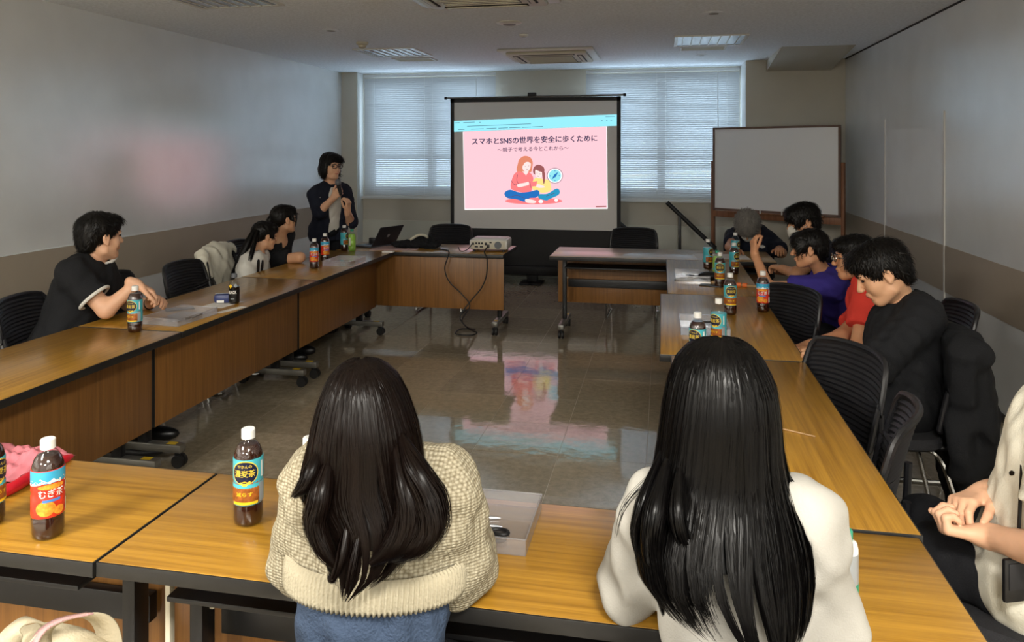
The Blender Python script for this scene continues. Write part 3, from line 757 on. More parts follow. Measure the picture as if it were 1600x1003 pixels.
MB().box((0, .01, .30), (WL+.06, .022, .07), .003).build('crossbar', 'easel_wood', r)
MB().box((0, -.05, .908), (WL*.8, .085, .012), .003).build('pen_tray', 'easel_wood', r)
for k in (-.1, .14, .3): boxo('clip', (k, -.095, .925), (.01, .008, .04), 'white_paint', r)
def rail(a, b, post, label):
    a, b = Vector(a), Vector(b); base = Vector((post[0], post[1], 0)); r = empty('handrail', base, 0, label, 'handrail', 'dark sloping handrails by the back wall')
    MB().tube([a-base, b-base], .026, 10).build('rail', 'steel_dark', r)
    MB().box((0, 0, post[2]/2), (.035, .035, post[2]), .004).build('post', 'steel_dark', r)
    q = b-base; MB().box((q.x, q.y, q.z/2), (.035, .035, max(.02, q.z)), .004).build('post', 'steel_dark', r)
a, b, c = atY(1042, 316, 8.72), atY(1118, 388, 8.72), atY(1062, 333, 8.72); rail(a, b, (c.x, c.y, c.z), 'dark sloping metal handrail between window and whiteboard')
a, b, c = atY(958, 340, 9.12), atY(1020, 393, 9.12), atY(975, 353, 9.12); rail(a, b, (c.x, c.y, c.z), 'dark sloping metal handrail just behind the projection screen')
# ================================================================== PEOPLE
def skin(name, c): return mat(name, c, 0.5, spec=0.4, noise=0.05, nscale=30, sss=0.12)
skin('skin_a', rgb(214, 164, 128)); skin('skin_b', rgb(206, 150, 112)); skin('skin_c', rgb(220, 172, 140))
mat('lip', rgb(176, 104, 92), .45); mat('eye_dark', rgb(24, 18, 16), .2); mat('eye_white', rgb(225, 220, 215), .3)
def hairmat(name, c, rough=.32, spec=.6): return mat(name, c, rough, spec=spec, noise=.25, nscale=60, stretch=(1, 1, .15))
hairmat('hair_black', rgb(17, 15, 14), .42, .2); hairmat('hair_brown', rgb(15, 9, 7), .32, .13); hairmat('hair_grey', rgb(122, 118, 112), .6, .3)
hairmat('hair_deep', rgb(8, 7, 7), .30, .13)
def cloth(name, c, bump=.25, bs=240, rough=.85): return mat(name, c, rough, spec=.25, bump=bump, bscale=bs, noise=.06, nscale=12)
cloth('cloth_black', rgb(24, 25, 28)); cloth('cloth_navy', rgb(26, 30, 44)); cloth('cloth_white', rgb(212, 210, 203)); cloth('cloth_offwhite', rgb(226, 222, 206))
cloth('cloth_purple', rgb(62, 52, 140)); cloth('cloth_red', rgb(240, 74, 62)); cloth('cloth_denim', rgb(60, 74, 96), .5, 160); cloth('cloth_khaki', rgb(128, 122, 104)); cloth('cloth_trouser', rgb(22, 23, 27))
cloth('cloth_white_jersey', rgb(164, 161, 154), .15, 300)
mat('mask_white', rgb(206, 204, 196), .8); mat('metal_rim', rgb(190, 185, 175), .25, metal=1.0); mat('plastic_black', rgb(18, 18, 20), .35)
clear('lens', (1, 1, 1, 1), gloss=.2, rough=.02)
def knit():
    m, nt, b = _new('cloth_knit'); b.inputs['Roughness'].default_value = .9; b.inputs['Specular IOR Level'].default_value = .2
    geo = nt.nodes.new('ShaderNodeTexCoord'); vo = nt.nodes.new('ShaderNodeTexVoronoi'); vo.inputs['Scale'].default_value = 128; vo.inputs['Randomness'].default_value = .28
    mp = nt.nodes.new('ShaderNodeMapping'); mp.inputs['Scale'].default_value = (1, 1, 1.35); nt.links.new(geo.outputs['Object'], mp.inputs[0]); nt.links.new(mp.outputs[0], vo.inputs['Vector'])
    r = nt.nodes.new('ShaderNodeValToRGB'); r.color_ramp.elements[0].color = rgb(176, 168, 146); r.color_ramp.elements[1].color = rgb(118, 108, 86); r.color_ramp.elements[0].position = .25; r.color_ramp.elements[1].position = .75
    nt.links.new(vo.outputs['Distance'], r.inputs[0]); nt.links.new(r.outputs[0], b.inputs['Base Color'])
    bp = nt.nodes.new('ShaderNodeBump'); bp.invert = True; bp.inputs['Strength'].default_value = .8; bp.inputs['Distance'].default_value = .004
    nt.links.new(vo.outputs['Distance'], bp.inputs['Height']); nt.links.new(bp.outputs[0], b.inputs['Normal'])
knit(); cloth('cloth_rib', rgb(172, 163, 140), .3, 200)

def frame(yaw, pitch=0, roll=0):
    y, p, q = math.radians(yaw), math.radians(pitch), math.radians(roll)
    f = V(math.cos(p)*math.cos(y), math.cos(p)*math.sin(y), math.sin(p)); r = V(math.sin(y), -math.cos(y), 0); u = np.cross(r, f)
    r2 = r*math.cos(q)+u*math.sin(q); u2 = u*math.cos(q)-r*math.sin(q)
    return np.stack([r2, f, u2], 1)
def ik(S, Wt, l1, l2, hint):
    S, Wt = V(S), V(Wt); d = Wt-S; L = np.linalg.norm(d)
    if L > (l1+l2)*.985: l1, l2 = l1*L/((l1+l2)*.985), l2*L/((l1+l2)*.985)
    a = (l1*l1-l2*l2+L*L)/(2*L); h = math.sqrt(max(1e-6, l1*l1-a*a)); u = d/L; hh = V(hint)-(V(hint)@u)*u
    return S+u*a+unit(hh)*h
def head_prims(c, R, s):
    P = lambda x, y, z: c+R@(V(x, y, z)*s)
    E = lambda x, y, z, a, b, d, k=.015: ell(P(x, y, z), (a*s, b*s, d*s), R, k*s)
    add = [E(0, -.015, .032, .074, .094, .084, .02), E(0, .028, -.035, .058, .060, .080, .03), E(0, .058, -.098, .026, .026, .018, .03),
           E(-.036, .05, -.035, .026, .03, .034, .02), E(.036, .05, -.035, .026, .03, .034, .02),
           cap(P(-.036, .078, .020), P(.036, .078, .020), .011*s, None, .015*s), cap(P(0, .090, .006), P(0, .108, -.030), .0065*s, .0115*s, .012*s),
           E(-.010, .102, -.034, .008, .010, .007, .008), E(.010, .102, -.034, .008, .010, .007, .008),
           E(0, .086, -.060, .022, .012, .008, .008), E(0, .084, -.070, .019, .012, .008, .008),
           cap(P(-.052, .0, -.075), P(-.02, .062, -.1), .016*s, .014*s, .03*s), cap(P(.052, .0, -.075), P(.02, .062, -.1), .016*s, .014*s, .03*s),
           E(-.078, -.008, -.008, .008, .019, .031, .008), E(.078, -.008, -.008, .008, .019, .031, .008), E(-.079, -.002, -.034, .007, .009, .011, .006), E(.079, -.002, -.034, .007, .009, .011, .006)]
    sub = [E(-.031, .098, .003, .016, .012, .010, .010), E(.031, .098, .003, .016, .012, .010, .010), E(-.086, -.004, -.004, .005, .010, .018, .006), E(.086, -.004, -.004, .005, .010, .018, .006)]
    return add, sub
def hand_prims(w, d, n, side, s=1.0, curl=(20, 30, 20), spread=.10, thumb=.7):
    d = unit(d); n = unit(V(n)-(V(n)@d)*d); lat = np.cross(d, n)*side; out = []      # lat points to the thumb side
    w = V(w); k = .010*s
    offs = (.028, .0095, -.0095, -.027); lens = (.070, .078, .072, .056); kn = (.086, .090, .086, .078)
    out.append(cap(w-d*.03*s, w+d*.02*s, .024*s, .021*s, .02*s))
    for i in range(4):
        b = w+d*kn[i]*s+lat*offs[i]*s
        out.append(cap(w+d*.018*s+lat*offs[i]*.62*s, b, .0135*s, .0115*s, .014*s))
        p = b; a = 0; fd0 = unit(d+lat*spread*(1.5-i)*.6)
        for q, fr in enumerate((.45, .31, .24)):
            a += math.radians(curl[q]*(1+.12*i)); fd = fd0*math.cos(a)+n*math.sin(a); e = p+fd*lens[i]*fr*s
            out.append(cap(p, e, (.0098-.0008*q)*s, (.0092-.0010*q)*s, k*.45 if q == 0 else .003)); p = e
    b = w+d*.028*s+lat*.022*s; t1 = unit(d*.75+lat*thumb+n*.25); e1 = b+t1*.046*s; t2 = unit(d*.95+lat*thumb*.35+n*.35); e2 = e1+t2*.034*s; e3 = e2+unit(d*.95+lat*.05+n*.4)*.026*s
    out += [cap(w+d*.012*s+lat*.012*s, b, .016*s, .014*s, .015*s), cap(b, e1, .0135*s, .0112*s, .010*s), cap(e1, e2, .0108*s, .0098*s, .003), cap(e2, e3, .0098*s, .0078*s, .003)]
    return out
def cutcap(a, b, ra, rb, k=.02): return ('k', V(a), V(b), ra, rb, k)
_pe, _pb, _gr = peval, pbounds, grow
def peval(p, X, Y, Z):
    if p[0] == 'k':
        a, b = p[1], p[2]; u = unit(b-a); d = _pe(('c', a, b+u*p[4]*1.5, p[3], p[4], p[5]), X, Y, Z)
        return np.maximum(d, (X-b[0])*u[0]+(Y-b[1])*u[1]+(Z-b[2])*u[2])
    return _pe(p, X, Y, Z)
def pbounds(p): return _pb(('c',)+p[1:]) if p[0] == 'k' else _pb(p)
def grow(p, e): return ('k', p[1], p[2], p[3]+e, p[4]+e, p[5]) if p[0] == 'k' else _gr(p, e)

HAIR_N = [0]
def short_hair(root, org, c, R, s, m, seed, style='short', n=1500, lift=.012, length=.045):
    P = lambda x, y, z: c+R@(V(x, y, z)*s)
    E = lambda x, y, z, a, b, d, k=.02: ell(P(x, y, z), (a*s, b*s, d*s), R, k*s)
    add = [E(0, -.02, .042, .087, .106, .088), E(0, .055, .080, .068, .045, .030, .03), E(0, -.07, -.015, .074, .046, .07, .03)]
    sub = [E(0, .118, -.045, .078, .060, .098, .01), E(-.082, .038, -.075, .05, .062, .06, .012), E(.082, .038, -.075, .05, .062, .06, .012),
           E(-.088, -.004, -.014, .016, .022, .034, .006), E(.088, -.004, -.014, .016, .022, .034, .006)]
    if style == 'fringe': add += [E(0, .075, .045, .066, .030, .040, .02), E(-.06, .05, .01, .022, .03, .045), E(.06, .05, .01, .022, .03, .045)]; sub[0] = E(0, .125, -.06, .08, .060, .085, .01)
    if style == 'tied': add[2] = E(0, -.06, -.005, .072, .05, .06, .03); add += [E(0, .07, .055, .062, .03, .035), E(-.066, .045, -.02, .013, .014, .055), E(.066, .045, -.02, .013, .014, .055)]; sub[0] = E(0, .128, -.055, .075, .060, .085, .01)
    if style == 'bushy': add = [E(0, -.02, .045, .105, .122, .105), E(0, .055, .08, .085, .05, .05, .03), E(0, -.07, -.015, .085, .05, .075, .03)]
    if style == 'bob':
        add += [E(-.07, -.015, -.04, .030, .06, .075, .03), E(.07, -.015, -.04, .030, .06, .075, .03), E(0, -.075, -.05, .08, .05, .06, .03), E(-.05, .06, .055, .04, .035, .035)]
        sub = [E(.012, .118, -.04, .066, .066, .10, .01)]
    v, f = implicit(add, .006*s, sub, noise=(.0018, .03, seed))
    rnd = np.random.RandomState(seed); nrm = vnormals(v, f); loc = (v-c)@R/s
    ok = np.nonzero((loc[:, 2] > -.075 if style != 'bob' else loc[:, 2] > -.12))[0]; pick = rnd.choice(ok, n)
    p = v[pick]; nn = nrm[pick]; crown = P(.012, -.035, .13)
    t = p-crown; t -= (t*nn).sum(1)[:, None]*nn; t = t/np.maximum(np.linalg.norm(t, axis=1), 1e-6)[:, None]
    t += rnd.normal(0, .28, t.shape); t -= (t*nn).sum(1)[:, None]*nn; t /= np.maximum(np.linalg.norm(t, axis=1), 1e-6)[:, None]
    L = (length*s*rnd.uniform(.5, 1.15, n))[:, None]; Lf = lift*s*rnd.uniform(.1, 1.0, n)[:, None]; q = []
    for k in range(5):
        a = k/4; q.append(p-nn*.004+t*L*a+nn*Lf*math.sin(a*2.2)-nn*L*(a*a)*.30)
    paths = np.stack(q, 1); rv, rf = ribbons(paths, np.repeat(nn[:, None], 5, 1), .0045*s*rnd.uniform(.6, 1.3, n))
    HAIR_N[0] += len(rf)
    return np_mesh('hair', [(v, f), (rv, rf)], m, root, org)

def person(name_label, head, yaw, pelvis, byaw, s=1.0, wid=1.0, pitch=0, roll=0, neck=None, sk='skin_a', hair='hair_black', hstyle='short', arms=None, hands=None, shirt='cloth_black', sleeve='short',
           trouser='cloth_trouser', legs=None, standing=False, seed=1, loose=.012, h=.009, drop=.055, hh=.004, wrinkle=.0035, shirt_name='shirt', fat=0.0, tw=1.0, slv=.66, hairkw=None, face=True, skip_hair=False, hem=None, headh=.005):
    rnd = random.Random(seed); c = V(head); R = frame(yaw, pitch, roll); Pp = V(pelvis)
    org = V(Pp[0], Pp[1], 0); P = lambda x, y, z: c+R@(V(x, y, z)*s)
    Nb = V(neck) if neck is not None else P(0, -.04, -.185)
    up = unit(Nb-Pp); rb = V(math.sin(math.radians(byaw)), -math.cos(math.radians(byaw)), 0); rb = unit(rb-(rb@up)*up); fb = np.cross(up, rb); T = np.stack([rb, fb, up], 1)
    lerp = lambda t: Pp+(Nb-Pp)*t
    sw = .172*s*wid
    torso = [ell(Pp, (.165*s*wid*tw, .118*s*wid, .11*s), T, .05), ell(lerp(.32)+fb*.005, (.145*s*wid*tw, .108*s*wid, .16*s), T, .06), ell(lerp(.68)+fb*.008, (.158*s*wid*tw, .112*s*wid, .17*s), T, .06)]
    sh = {q: Nb-up*drop*s+rb*sgn*sw+fb*.0 for q, sgn in (('L', -1), ('R', 1))}
    yoke = [cap(lerp(.9)-rb*sw*.5, lerp(.9)+rb*sw*.5, .06*s, None, .05)]+[cap(Nb-up*.01*s+rb*sgn*.03*s, sh[q]-rb*sgn*.02*s+up*.005, .045*s, .048*s, .04) for q, sgn in (('L', -1), ('R', 1))]
    neckp = [cap(Nb-up*.04*s, P(0, -.022, -.06), .056*s, .050*s, .03)]
    arms = arms or {}; hands = hands or {}; fl = V(math.cos(math.radians(byaw)), math.sin(math.radians(byaw)), 0)
    armp = {}; el = {}; wr = {}
    for q, sgn in (('L', -1), ('R', 1)):
        S = sh[q]; a = arms.get(q)
        if a is None: a = (None, Pp+fl*.26*s+rb*sgn*.06+V(0, 0, .10*s))
        Wt = V(a[1]); e = V(a[0]) if a[0] is not None else ik(S, Wt, .285*s, .25*s, rb*sgn*.5-fl*.5-V(0, 0, .6))
        el[q], wr[q] = e, Wt
        armp[q] = [cap(S, e, .050*s, .041*s, .03), cap(e, Wt, .042*s, .026*s, .02)]
    # legs
    hip = {q: Pp+rb*sgn*.085*s-V(0, 0, .02) for q, sgn in (('L', -1), ('R', 1))}; legp = []; legs = legs or {}; kn = {}; an = {}
    for q, sgn in (('L', -1), ('R', 1)):
        if q in legs: kn[q], an[q] = V(legs[q][0]), V(legs[q][1])
        elif standing: kn[q] = hip[q]*V(1, 1, 0)+V(0, 0, .47*s)+fl*.02; an[q] = hip[q]*V(1, 1, 0)+V(0, 0, .09)
        else:
            kn[q] = hip[q]+fl*.40*s+rb*sgn*.03; kn[q][2] = min(Pp[2]-.02, .50); an[q] = kn[q]*V(1, 1, 0)-fl*.02+V(0, 0, .09)
        legp += [cap(hip[q], kn[q], .078*s, .058*s, .04), cap(kn[q], an[q], .056*s, .038*s, .03)]
    hp, hs = head_prims(c, R, s)
    ch = []
    body = torso+yoke+neckp+armp['L']+armp['R']+legp
    ch.append(implicit(body, max(h, .012)))
    ch.append(implicit(hp+neckp, headh*max(s, .9), hs))
    for q, sgn in (('L', -1), ('R', 1)):
        hd = hands.get(q, {}); dr = hd.get('d', unit(wr[q]-el[q])); nm = hd.get('n', V(0, 0, -1)+fl*.001)
        thumb_side = sgn if hd.get('flip') is None else -sgn
        side = 1 if ((np.cross(unit(dr), unit(nm)) @ (rb if q == 'L' else -rb)) > 0) else -1
        if 'tside' in hd: side = 1 if np.cross(unit(dr), unit(nm)) @ V(hd['tside']) > 0 else -1
        pr = hand_prims(wr[q], dr, nm, side, s*hd.get('s', 1.0), hd.get('curl', (25, 35, 25)), hd.get('spread', .1), hd.get('thumb', .7))
        ch.append(implicit([cap(wr[q]+(el[q]-wr[q])*.45, wr[q], .0315*s, .0255*s, .02)]+pr, hh))
    o = np_mesh('person', ch, sk, None, org); o.location = org; tag(o, name_label, 'person')
    # clothes
    g = loose
    if trouser:
        tp = [grow(p, .010) for p in [torso[0]]+legp[0:1]+legp[2:3]]
        for q in 'LR': tp.append(cutcap(kn[q], kn[q]+(an[q]-kn[q])*.93, .066*s, .056*s, .03))
        v, f = implicit(tp, max(h, .012), noise=(.003, .07, seed+9)); np_mesh('trousers', [(v, f)], trouser, o, org)
        for q in 'LR':
            a = an[q]; v, f = implicit([ell(a+fl*.045-V(0, 0, .045), (.045*s, .125*s, .042), np.stack([np.cross(fl, V(0, 0, 1)), fl, V(0, 0, 1)], 1), .02), cap(a-V(0, 0, .03), a+V(0, 0, .01), .042*s, .042*s, .03)], .010, planes=[((0, 0, .004), (0, 0, -1))])
            np_mesh('shoe', [(v, f)], 'plastic_black', o, org)
    sp = [grow(p, g) for p in torso+yoke]; cuffs = {}
    for q in 'LR':
        S, e, w_ = sh[q], el[q], wr[q]
        if sleeve == 'short': b = S+(e-S)*slv; sp.append(cutcap(S, b, (.054*s)+g, (.058*s)+g, .04)); cuffs[q] = (b, unit(e-S), .058*s+g)
        elif sleeve == 'three': b = e+(w_-e)*.12; sp += [cap(S, e, .054*s+g, .048*s+g, .04), cutcap(e, b, .048*s+g, .046*s+g, .03)]
        else: b = e+(w_-e)*.95; sp += [cap(S, e, .054*s+g+fat*.4, .048*s+g+fat, .04), cutcap(e, b, .047*s+g+fat, .034*s+g, .03)]
    nd = unit(P(0, -.022, -.06)-Nb)
    hole = [cap(Nb+up*.008*s, Nb+nd*.14*s+fb*.03*s, .060*s, .072*s, .012)]
    pl = []
    if hem is not None: pl.append((V(0, 0, hem), V(0, 0, -1)))
    nt_ = len(torso+yoke); v, f = implicit(sp, h, hole, noise=(wrinkle, .075, seed), planes=pl); chs = [(v, f)]
    if hem is not None and sleeve == 'long': chs.append(implicit(sp[nt_:], h, noise=(wrinkle, .075, seed)))
    shirt_o = np_mesh(shirt_name, chs, shirt, o, org)
    info = dict(o=o, org=org, R=R, c=c, P=P, T=T, Nb=Nb, up=up, rb=rb, fb=fb, sh=sh, el=el, wr=wr, cuffs=cuffs, s=s, shirt=(v, f), lerp=lerp, fl=fl, sp=sp, hole=hole, nd=nd)
    if face:
        for sx_ in (-1, 1):
            e = ell(P(sx_*.031, .0835, .003), (.0135*s, .006*s, .0045*s), R, .004); v, f = implicit([e], .0022); np_mesh('eye', [(v, f)], 'eye_dark', o, org)
            v, f = implicit([cap(P(sx_*.014, .0925, .021), P(sx_*.046, .082, .024), .0035*s, .0028*s, .004)], .0022); np_mesh('eyebrow', [(v, f)], 'hair_black', o, org)
        v, f = implicit([ell(P(0, .0915, -.0645), (.020*s, .0075*s, .0065*s), R, .004)], .0022); np_mesh('lips', [(v, f)], 'lip', o, org)
    if not skip_hair: short_hair(o, org, c, R, s, hair, seed, hstyle, **(hairkw or {}))
    return info
def ring_part(name, I, center, axis, rad, r, m, sx_=1.0, seg=8):
    a = unit(axis); u = unit(np.cross(a, V(0.3, .2, 1))); w = np.cross(a, u)
    pts = [V(center)+u*rad*math.cos(t)*sx_+w*rad*math.sin(t)-I['org'] for t in np.linspace(0, 2*math.pi, 28, endpoint=False)]
    return MB().tube(pts, r, seg, True).build(name, m, I['o'])
def glasses(I, m, rx=.024, rz=.018):
    P, org = I['P'], I['org']; mb = MB(); g = empty_child('glasses', I)
    for q in (-1, 1):
        pts = [P(q*.032+rx*math.cos(t), .108-.25*abs(q*.032+rx*math.cos(t))*.35, .004+rz*math.sin(t))-org for t in np.linspace(0, 2*math.pi, 20, endpoint=False)]
        mb.tube(pts, .0034*I['s'], 6, True); mb.tube([P(q*.057, .100, .008)-org, P(q*.080, .03, .008)-org, P(q*.084, -.015, .0)-org], .002*I['s'], 6)
    mb.tube([P(-.009, .108, .006)-org, P(0, .112, .008)-org, P(.009, .108, .006)-org], .002, 6)
    return mb.build('glasses', m, I['o'])
def empty_child(*a): return None
def mask(I):
    P, s, R = I['P'], I['s'], I['R']
    v, f = implicit([ell(P(0, .052, -.058), (.062*s, .063*s, .052*s), R, .02), cap(P(0, .10, -.03), P(0, .10, -.08), .012*s, None, .03)], .005, [ell(P(0, -.03, -.03), (.2*s, .062*s, .2*s), R, .005)])
    mk = np_mesh('face_mask', [(v, f)], 'mask_white', I['o'], I['org'])
    for q in (-1, 1): MB().tube([P(q*.055, .045, -.04)-I['org'], P(q*.074, .01, -.025)-I['org'], P(q*.083, -.02, .005)-I['org']], .0018, 5).build('ear_loop', 'mask_white', mk)
CAMP = Vector((0, 0, H))
def bvh(I): v, f = I['shirt']; return BVHTree.FromPolygons([Vector(p) for p in v], [list(map(int, q)) for q in f])
def decal(I, tree, pts, m, name='print', off=.003):
    """a flat print laid on the cloth"""
    q = smooth_loop([Vector((x, y, 0)) for x, y in pts], 4); out = []
    cpt = sum(q, Vector())/len(q); rows = []
    for k in (1, .66, .33, 0.01):
        row = []
        for p in q:
            w = cpt+(p-cpt)*k; d = (P3(w.x, w.y, 1.0)-CAMP).normalized(); hit = tree.ray_cast(CAMP, d)
            if hit[0] is None: return None
            row.append(hit[0]-d*off-Vector(I['org']))
        rows.append(row)
    n = len(q); vs = [p for r in rows for p in r]; fs = []
    for j in range(3): fs += [(j*n+i, j*n+(i+1) % n, (j+1)*n+(i+1) % n, (j+1)*n+i) for i in range(n)]
    return MB().add(vs, fs).build(name, m, I['o'])
def lock(paths3, rads, n, rnd, width=.0022, k=None):
    """a bundle of strands along one path"""
    pts = np.array([tuple(p) for p in smooth_path(paths3, 6)]); kk = len(pts); rr = np.interp(np.linspace(0, 1, kk), np.linspace(0, 1, len(rads)), rads)
    t = np.gradient(pts, axis=0); t /= np.linalg.norm(t, axis=1)[:, None]; u = np.cross(t, V(.3, .9, .2)); u /= np.linalg.norm(u, axis=1)[:, None]; w = np.cross(t, u)
    an = rnd.uniform(0, 2*math.pi, n); ra = np.sqrt(rnd.uniform(.05, 1, n)); ph = rnd.uniform(0, 6, n)
    L = rnd.uniform(.82, 1.0, n)
    P = np.zeros((n, kk, 3)); N = np.zeros((n, kk, 3)); ss = np.linspace(0, 1, kk)
    for i in range(n):
        si = ss*L[i]; px = np.stack([np.interp(si, ss, pts[:, q]) for q in range(3)], 1); ui = np.stack([np.interp(si, ss, u[:, q]) for q in range(3)], 1); wi = np.stack([np.interp(si, ss, w[:, q]) for q in range(3)], 1); ri = np.interp(si, ss, rr)*ra[i]
        a = an[i]+.5*np.sin(2.0*si+ph[i]); dirv = ui*np.cos(a)[:, None]+wi*np.sin(a)[:, None]; P[i] = px+dirv*ri[:, None]; N[i] = dirv
    return ribbons(P, N, width*rnd.uniform(.6, 1.3, n), .25)
def tube_np(paths3, rads, seg=10):
    mb = MB(); pts = smooth_path(paths3, 6); rr = list(np.interp(np.linspace(0, 1, len(pts)), np.linspace(0, 1, len(rads)), rads)); mb.tube(pts, rr, seg, cap=False)
    return np.array([tuple(v) for v in mb.v]), np.array(mb.f)

# ---- man in the black ringer tee, left row
I = person('man in black T-shirt with white trim leaning on the table, face turned aside', P3(157, 369, 4.05), 66, (-3.09, 3.42, .53), 14, 1.04, 1.14, pitch=-2,
           neck=P3(147, 410, 4.08), arms={'R': (P3(166, 484, 3.87), P3(212, 444, 3.93)), 'L': (P3(203, 474, 4.28), P3(234, 474, 4.16))},
           hands={'R': dict(d=P3(252, 462, 3.99)-P3(212, 444, 3.93), n=(.3, .3, -1), curl=(28, 30, 18), tside=(0, 0, -1)), 'L': dict(d=P3(262, 462, 4.10)-P3(234, 474, 4.16), n=(0.2, -.6, -.8), curl=(30, 35, 25), tside=(-.5, -.8, .3))},
           sk='skin_c', shirt='cloth_black', seed=3, loose=.018, drop=.075, hairkw=dict(n=2200, length=.05))
for q in 'LR': ring_part('cuff_trim', I, I['cuffs'][q][0], I['cuffs'][q][1], I['cuffs'][q][2]*1.0, .009, 'cloth_white')
ring_part('collar_trim', I, I['Nb']+I['up']*.046+I['fb']*.014, unit(I['nd']-I['fb']*.05), .080, .010, 'cloth_white')
ring_part('wristband', I, I['wr']['L'], I['wr']['L']-I['el']['L'], .029, .006, 'plastic_black')
MAN = I
# ---- girl with a ponytail, white tee
I = person('girl with a long dark ponytail in a white T-shirt with black sleeve stripes', P3(414, 368, 5.72), 52, (-3.06, 5.20, .50), 12, .86, .9, pitch=-8, neck=P3(396, 402, 5.62), sk='skin_a', hstyle='tied', shirt='cloth_white', seed=5, loose=.02, hairkw=dict(n=1300, lift=.004, length=.05))
rn = np.random.RandomState(5); pts = [P3(400, 356, 5.66), P3(388, 378, 5.60), P3(376, 404, 5.56), P3(366, 424, 5.55), P3(360, 440, 5.55)]
pts2 = [P3(402, 360, 5.62), P3(396, 385, 5.55), P3(390, 410, 5.50), P3(384, 440, 5.48)]
ch = [lock(pts, [.02, .032, .03, .02, .008], 260, rn), lock(pts2, [.02, .02, .018, .008], 120, rn), tube_np(pts, [.018, .026, .022, .012, .003])]
np_mesh('ponytail', ch, 'hair_black', I['o'], I['org'])
tr = bvh(I); decal(I, tr, [(402, 407), (406, 407), (405, 424), (401, 425)], 'plastic_black', 'sleeve_stripe'); decal(I, tr, [(409, 407), (412, 408), (411, 421), (407, 423)], 'plastic_black', 'sleeve_stripe')
# ---- girl in black tee
I = person('girl in a black T-shirt with tied-back hair, chin raised towards the screen', P3(444, 342, 6.05), 55, (-3.24, 5.80, .52), 15, .92, .95, pitch=2, neck=P3(436, 381, 6.04), arms={'R': (P3(469, 402, 5.9), P3(446, 400, 6.0))}, sk='skin_a', hstyle='tied', shirt='cloth_black', seed=6, loose=.014, hairkw=dict(n=1300, lift=.004, length=.05))
rn = np.random.RandomState(6); pts = [P3(428, 335, 6.0), P3(421, 345, 6.0), P3(424, 352, 6.0)]
np_mesh('hair_bun', [lock(pts, [.02, .03, .02], 140, rn), tube_np(pts, [.014, .022, .01])], 'hair_black', I['o'], I['org'])
pts = [I['P'](.06, .085, .05), I['P'](.068, .08, .0), I['P'](.066, .07, -.075)]; np_mesh('side_lock', [lock([Vector(p) for p in pts], [.008, .008, .004], 60, rn)], 'hair_black', I['o'], I['org'])
# ---- the speaker
sp_arm = {'R': (P3(499, 331, 6.72), P3(521, 309, 6.66)), 'L': (P3(548, 346, 6.80), P3(543, 330, 6.62))}
I = person('standing speaker in glasses and navy jacket holding a microphone', P3(517, 259, 6.85), -30, P3(513, 356, 6.92), -30, .98, .95, pitch=-4, neck=P3(516, 293, 6.87), arms=sp_arm,
           hands={'R': dict(d=P3(530, 299, 6.62)-P3(521, 309, 6.66), n=(.4, .3, .4), curl=(55, 60, 45), tside=(0, -.3, 1)), 'L': dict(d=P3(545, 312, 6.58)-P3(543, 330, 6.62), n=(-.8, .2, 0), curl=(35, 45, 35), tside=(-.3, -.5, .3))},
           sk='skin_c', hstyle='bob', shirt='cloth_white', sleeve='short', slv=.3, standing=True, seed=8, loose=.008, hem=.70, shirt_name='blouse', hairkw=dict(n=1800, lift=.006, length=.06))
SPK = I
jp = [grow(p, .014) for p in I['sp'][:3]]+[grow(p, .010) for p in I['sp'][3:6]]
Pl = I['lerp'](0)-V(0, 0, .02); jp.append(ell(Pl-V(0, 0, .05), (.185, .14, .16), I['T'], .06))
for q in 'LR':
    e, w_, S = I['el'][q], I['wr'][q], I['sh'][q]; jp += [cap(S, e, .070, .062, .04), cutcap(e, e+(w_-e)*.12, .060, .058, .03)]
fb, up, rb = I['fb'], I['up'], I['rb']
opening = [cap(I['lerp'](1.0)+fb*.16+rb*.02, I['lerp'](-.5)+fb*.22+rb*.03, .085, .105, .01), I['hole'][0]]
v, f = implicit(jp, .008, opening, noise=(.003, .08, 12), planes=[(V(0, 0, .76), V(0, 0, -1))]); np_mesh('jacket', [(v, f)], 'cloth_navy', I['o'], I['org'])
glasses(I, 'plastic_black', .025, .019)
# ---- grey-haired person
I = person('grey-haired person in a navy shirt and mask bowing the head at the table', P3(1168, 354, 6.84), -98, (.80, 7.36, .53), -95, 1.0, 1.05, pitch=-62, neck=P3(1182, 366, 7.06), arms={'L': (None, (.98, 6.72, .735)), 'R': (None, (.60, 6.70, .735))}, sk='skin_b', hair='hair_grey', hstyle='bushy', shirt='cloth_navy', seed=9, loose=.02, face=False, hairkw=dict(n=2600, lift=.03, length=.06))
mask(I); tr = bvh(I); decal(I, tr, [(1186, 384), (1192, 383), (1196, 386), (1190, 388)], 'cloth_white', 'chest_print')
# ---- masked boy
I = person('dark-haired boy in a face mask wearing a khaki vest over navy', P3(1254, 345, 5.2), 192, (1.10, 5.50, .52), 185, 1.0, 1.0, pitch=-14, neck=P3(1276, 385, 5.28), arms={'L': (P3(1244, 428, 4.95), P3(1222, 420, 5.1))}, sk='skin_b', hstyle='fringe', shirt='cloth_navy', seed=10, loose=.018, hairkw=dict(n=1800, lift=.02, length=.055))
mask(I); v, f = implicit([ell(I['lerp'](.62)+I['fb']*.045, (.15, .105, .19), I['T'], .03), ell(I['lerp'](.25)+I['fb']*.05, (.14, .10, .16), I['T'], .05)], .009, noise=(.003, .08, 3)); np_mesh('vest', [(v, f)], 'cloth_khaki', I['o'], I['org'])
tr = bvh(I); decal(I, tr, [(1232, 402), (1236, 407), (1232, 416), (1227, 412)], 'cloth_white', 'sleeve_emblem')
